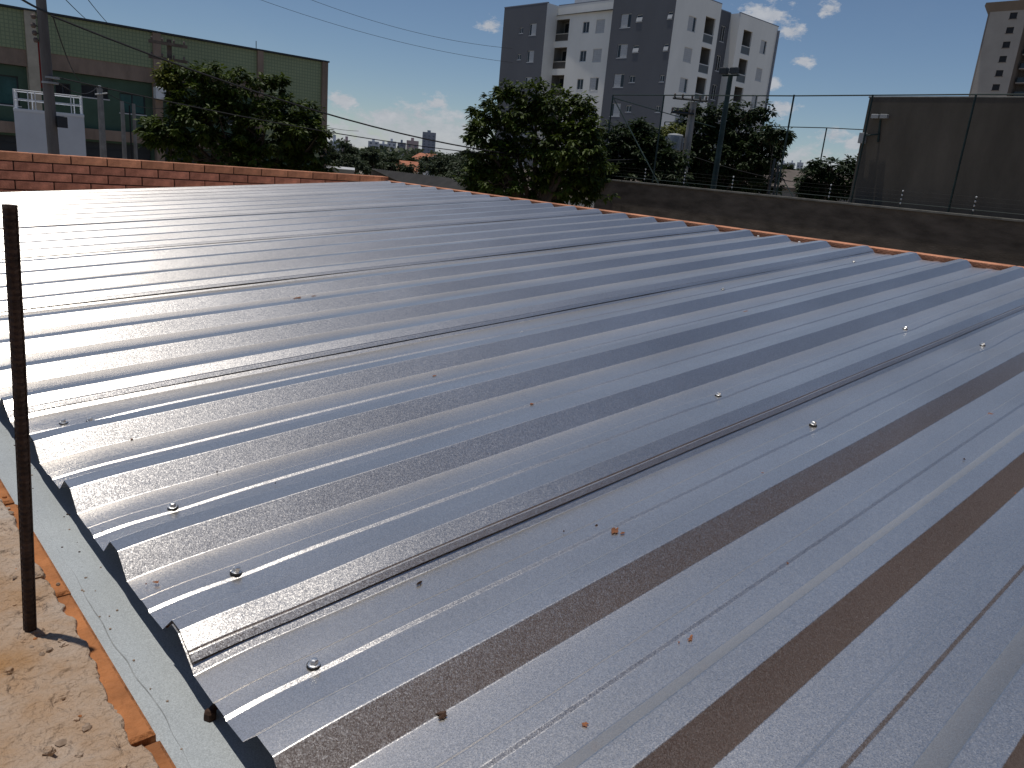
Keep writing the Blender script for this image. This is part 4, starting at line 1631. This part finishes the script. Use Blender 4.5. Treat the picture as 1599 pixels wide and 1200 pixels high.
att.data.foreach_set('value', tone)
o = bpy.data.objects.new('far_wood', me)
COL.objects.link(o)
o['kind'] = 'stuff'
tag(o, 'far belt of dark trees along the skyline', 'trees')


# ------------------------------------------------------------------ roofs and houses between
def gable_house(name, label, c, w, d, zw, zr, ang, wm, rm, group=None):
    h = thing(name, label, 'house', group, (c.x, c.y, GZ))
    u = Vector((math.cos(ang), math.sin(ang), 0))
    v = Vector((-math.sin(ang), math.cos(ang), 0))

    def P(a, b_, z):
        q = u * a + v * b_
        return (q.x, q.y, z - GZ)
    b = MB()
    cs = [(-w / 2, -d / 2), (w / 2, -d / 2), (w / 2, d / 2), (-w / 2, d / 2)]
    for i in range(4):
        a, e = cs[i], cs[(i + 1) % 4]
        b.quad(P(*a, GZ), P(*e, GZ), P(*e, zw), P(*a, zw))
    b.tri(P(-w / 2, -d / 2, zw), P(-w / 2, d / 2, zw), P(-w / 2, 0, zr))
    b.tri(P(w / 2, -d / 2, zw), P(w / 2, d / 2, zw), P(w / 2, 0, zr))
    b.build('wall', wm, h)
    b = MB()
    e = .3
    for s in (-1, 1):
        b.quad(P(-w / 2 - e, s * (d / 2 + e), zw - .02), P(w / 2 + e, s * (d / 2 + e), zw - .02), P(w / 2 + e, 0, zr + .08), P(-w / 2 - e, 0, zr + .08))
        b.quad(P(-w / 2 - e, s * (d / 2 + e), zw - .12), P(w / 2 + e, s * (d / 2 + e), zw - .12), P(w / 2 + e, s * (d / 2 + e), zw - .02), P(-w / 2 - e, s * (d / 2 + e), zw - .02))
    b.build('roof', rm, h)
    return h


RA = math.atan2(right.y, right.x)
c = at_d(632, 258, 95)
gable_house('house', 'low house with a bright orange tiled roof among the trees', c, 2.6, 4.0, c.z - .5, c.z + .4, RA + .25, CREAM, TILE)
c = at_d(668, 246, 150)
gable_house('house', 'far house with pinkish tiled roof and white gable', c, 3.4, 5.0, c.z - .45, c.z + .6, RA - .6, WHITEB, TILE)
# long dark shed roof
c0, c1 = at_d(580, 264, 34), at_d(702, 279, 30)
sh = thing('shed', 'long low shed with a dark grey corrugated roof just past the parapet', 'shed')
b = MB()
mid = Vector((0, 0, 0))
lowoff = Vector((-.35, -3.0, -.42))
nseg = 60
for i in range(nseg + 1):
    p = c0.lerp(c1, i / nseg)
    zz = .03 * (i % 2)
    b.v += [(p.x, p.y, p.z + zz), (p.x + lowoff.x, p.y + lowoff.y, p.z + lowoff.z + zz)]
for i in range(nseg):
    b.f.append((2 * i, 2 * i + 1, 2 * i + 3, 2 * i + 2))
b.build('roof', ASPH, sh)
b = MB()
for (p, q) in ((c0, c1), (c0 + lowoff * .9, c1 + lowoff * .9)):
    b.quad((p.x, p.y, GZ), (q.x, q.y, GZ), (q.x, q.y, q.z - .08), (p.x, p.y, p.z - .08))
b.build('wall', WALLDARK, sh)
# cream wall with white cap beside the corner of the green building
p0, p1 = at_d(511, 260, 50), at_d(553, 268, 50)
cw = thing('cream_wall', 'short cream wall with white cap beside the green building corner', 'wall')
zc = (p0.z + p1.z) / 2
ang = math.atan2((p1 - p0).y, (p1 - p0).x)
dlt = (p1 - p0)
b = MB()
nrm_ = Vector((-dlt.y, dlt.x, 0)).normalized() * .2
b.v = [(p0.x, p0.y, GZ), (p1.x, p1.y, GZ), (p1.x + nrm_.x, p1.y + nrm_.y, GZ), (p0.x + nrm_.x, p0.y + nrm_.y, GZ)]
b.v += [(v[0], v[1], zc - .06) for v in b.v[:4]]
b.f = [(0, 1, 5, 4), (1, 2, 6, 5), (2, 3, 7, 6), (3, 0, 4, 7), (4, 5, 6, 7)]
b.build('wall', CREAM, cw)
b = MB()
b.tube([p0.lerp(p1, -.02) + Vector((0, 0, zc - p0.z)) + nrm_ * .5, p0.lerp(p1, 1.02) + Vector((0, 0, zc - p1.z)) + nrm_ * .5], .13, 4)
b.build('wall_cap', WHITE, cw)
# building past the court
c = at_d(1228, 285, 62)
gable_house('house', 'long low house with old brown tiled roof behind the court', c + Vector((3, 0, 0)), 12.0, 7.0, .15, 1.35, RA + .05, RECESS, OLDTILE)
# house glimpsed low behind the leafy trees
c = at_d(890, 285, 45)
gable_house('house', 'pale house glimpsed between the leaves of the trees', c, 9, 6, -1.2, -.3, RA, WHITEB, OLDTILE)


# ------------------------------------------------------------------ far town
def far_block(label, x0, x1, ytop, D, m, stripes=3, depth=14, group=None, base=None):
    a, c = at_d(x0, ytop, D), at_d(x1, ytop, D)
    w = (c - a)
    w.z = 0
    W = w.length
    ang = math.atan2(w.y, w.x)
    h = thing('tower_block', label, 'building', group, (a.x, a.y, GZ))
    h.rotation_euler = (0, 0, ang)
    top = (a.z + c.z) / 2 - GZ
    MB().box(0, W, 0, depth, 0, top).build('wall', m, h)
    n = max(1, stripes)
    for i in range(n):
        u0 = W * (i + .32) / n
        u1 = W * (i + .68) / n
        fl_ = int(top / 3)
        for f in range(max(1, fl_ - 9), fl_):
            MB().box(u0, u1, -.12, -.01, f * 3.0 + .9, f * 3.0 + 2.3).build('window', FARWIN, h)
    MB().box(W * .35, W * .6, depth * .3, depth * .6, top + .01, top + 2.2).build('roof_room', m, h)
    return h


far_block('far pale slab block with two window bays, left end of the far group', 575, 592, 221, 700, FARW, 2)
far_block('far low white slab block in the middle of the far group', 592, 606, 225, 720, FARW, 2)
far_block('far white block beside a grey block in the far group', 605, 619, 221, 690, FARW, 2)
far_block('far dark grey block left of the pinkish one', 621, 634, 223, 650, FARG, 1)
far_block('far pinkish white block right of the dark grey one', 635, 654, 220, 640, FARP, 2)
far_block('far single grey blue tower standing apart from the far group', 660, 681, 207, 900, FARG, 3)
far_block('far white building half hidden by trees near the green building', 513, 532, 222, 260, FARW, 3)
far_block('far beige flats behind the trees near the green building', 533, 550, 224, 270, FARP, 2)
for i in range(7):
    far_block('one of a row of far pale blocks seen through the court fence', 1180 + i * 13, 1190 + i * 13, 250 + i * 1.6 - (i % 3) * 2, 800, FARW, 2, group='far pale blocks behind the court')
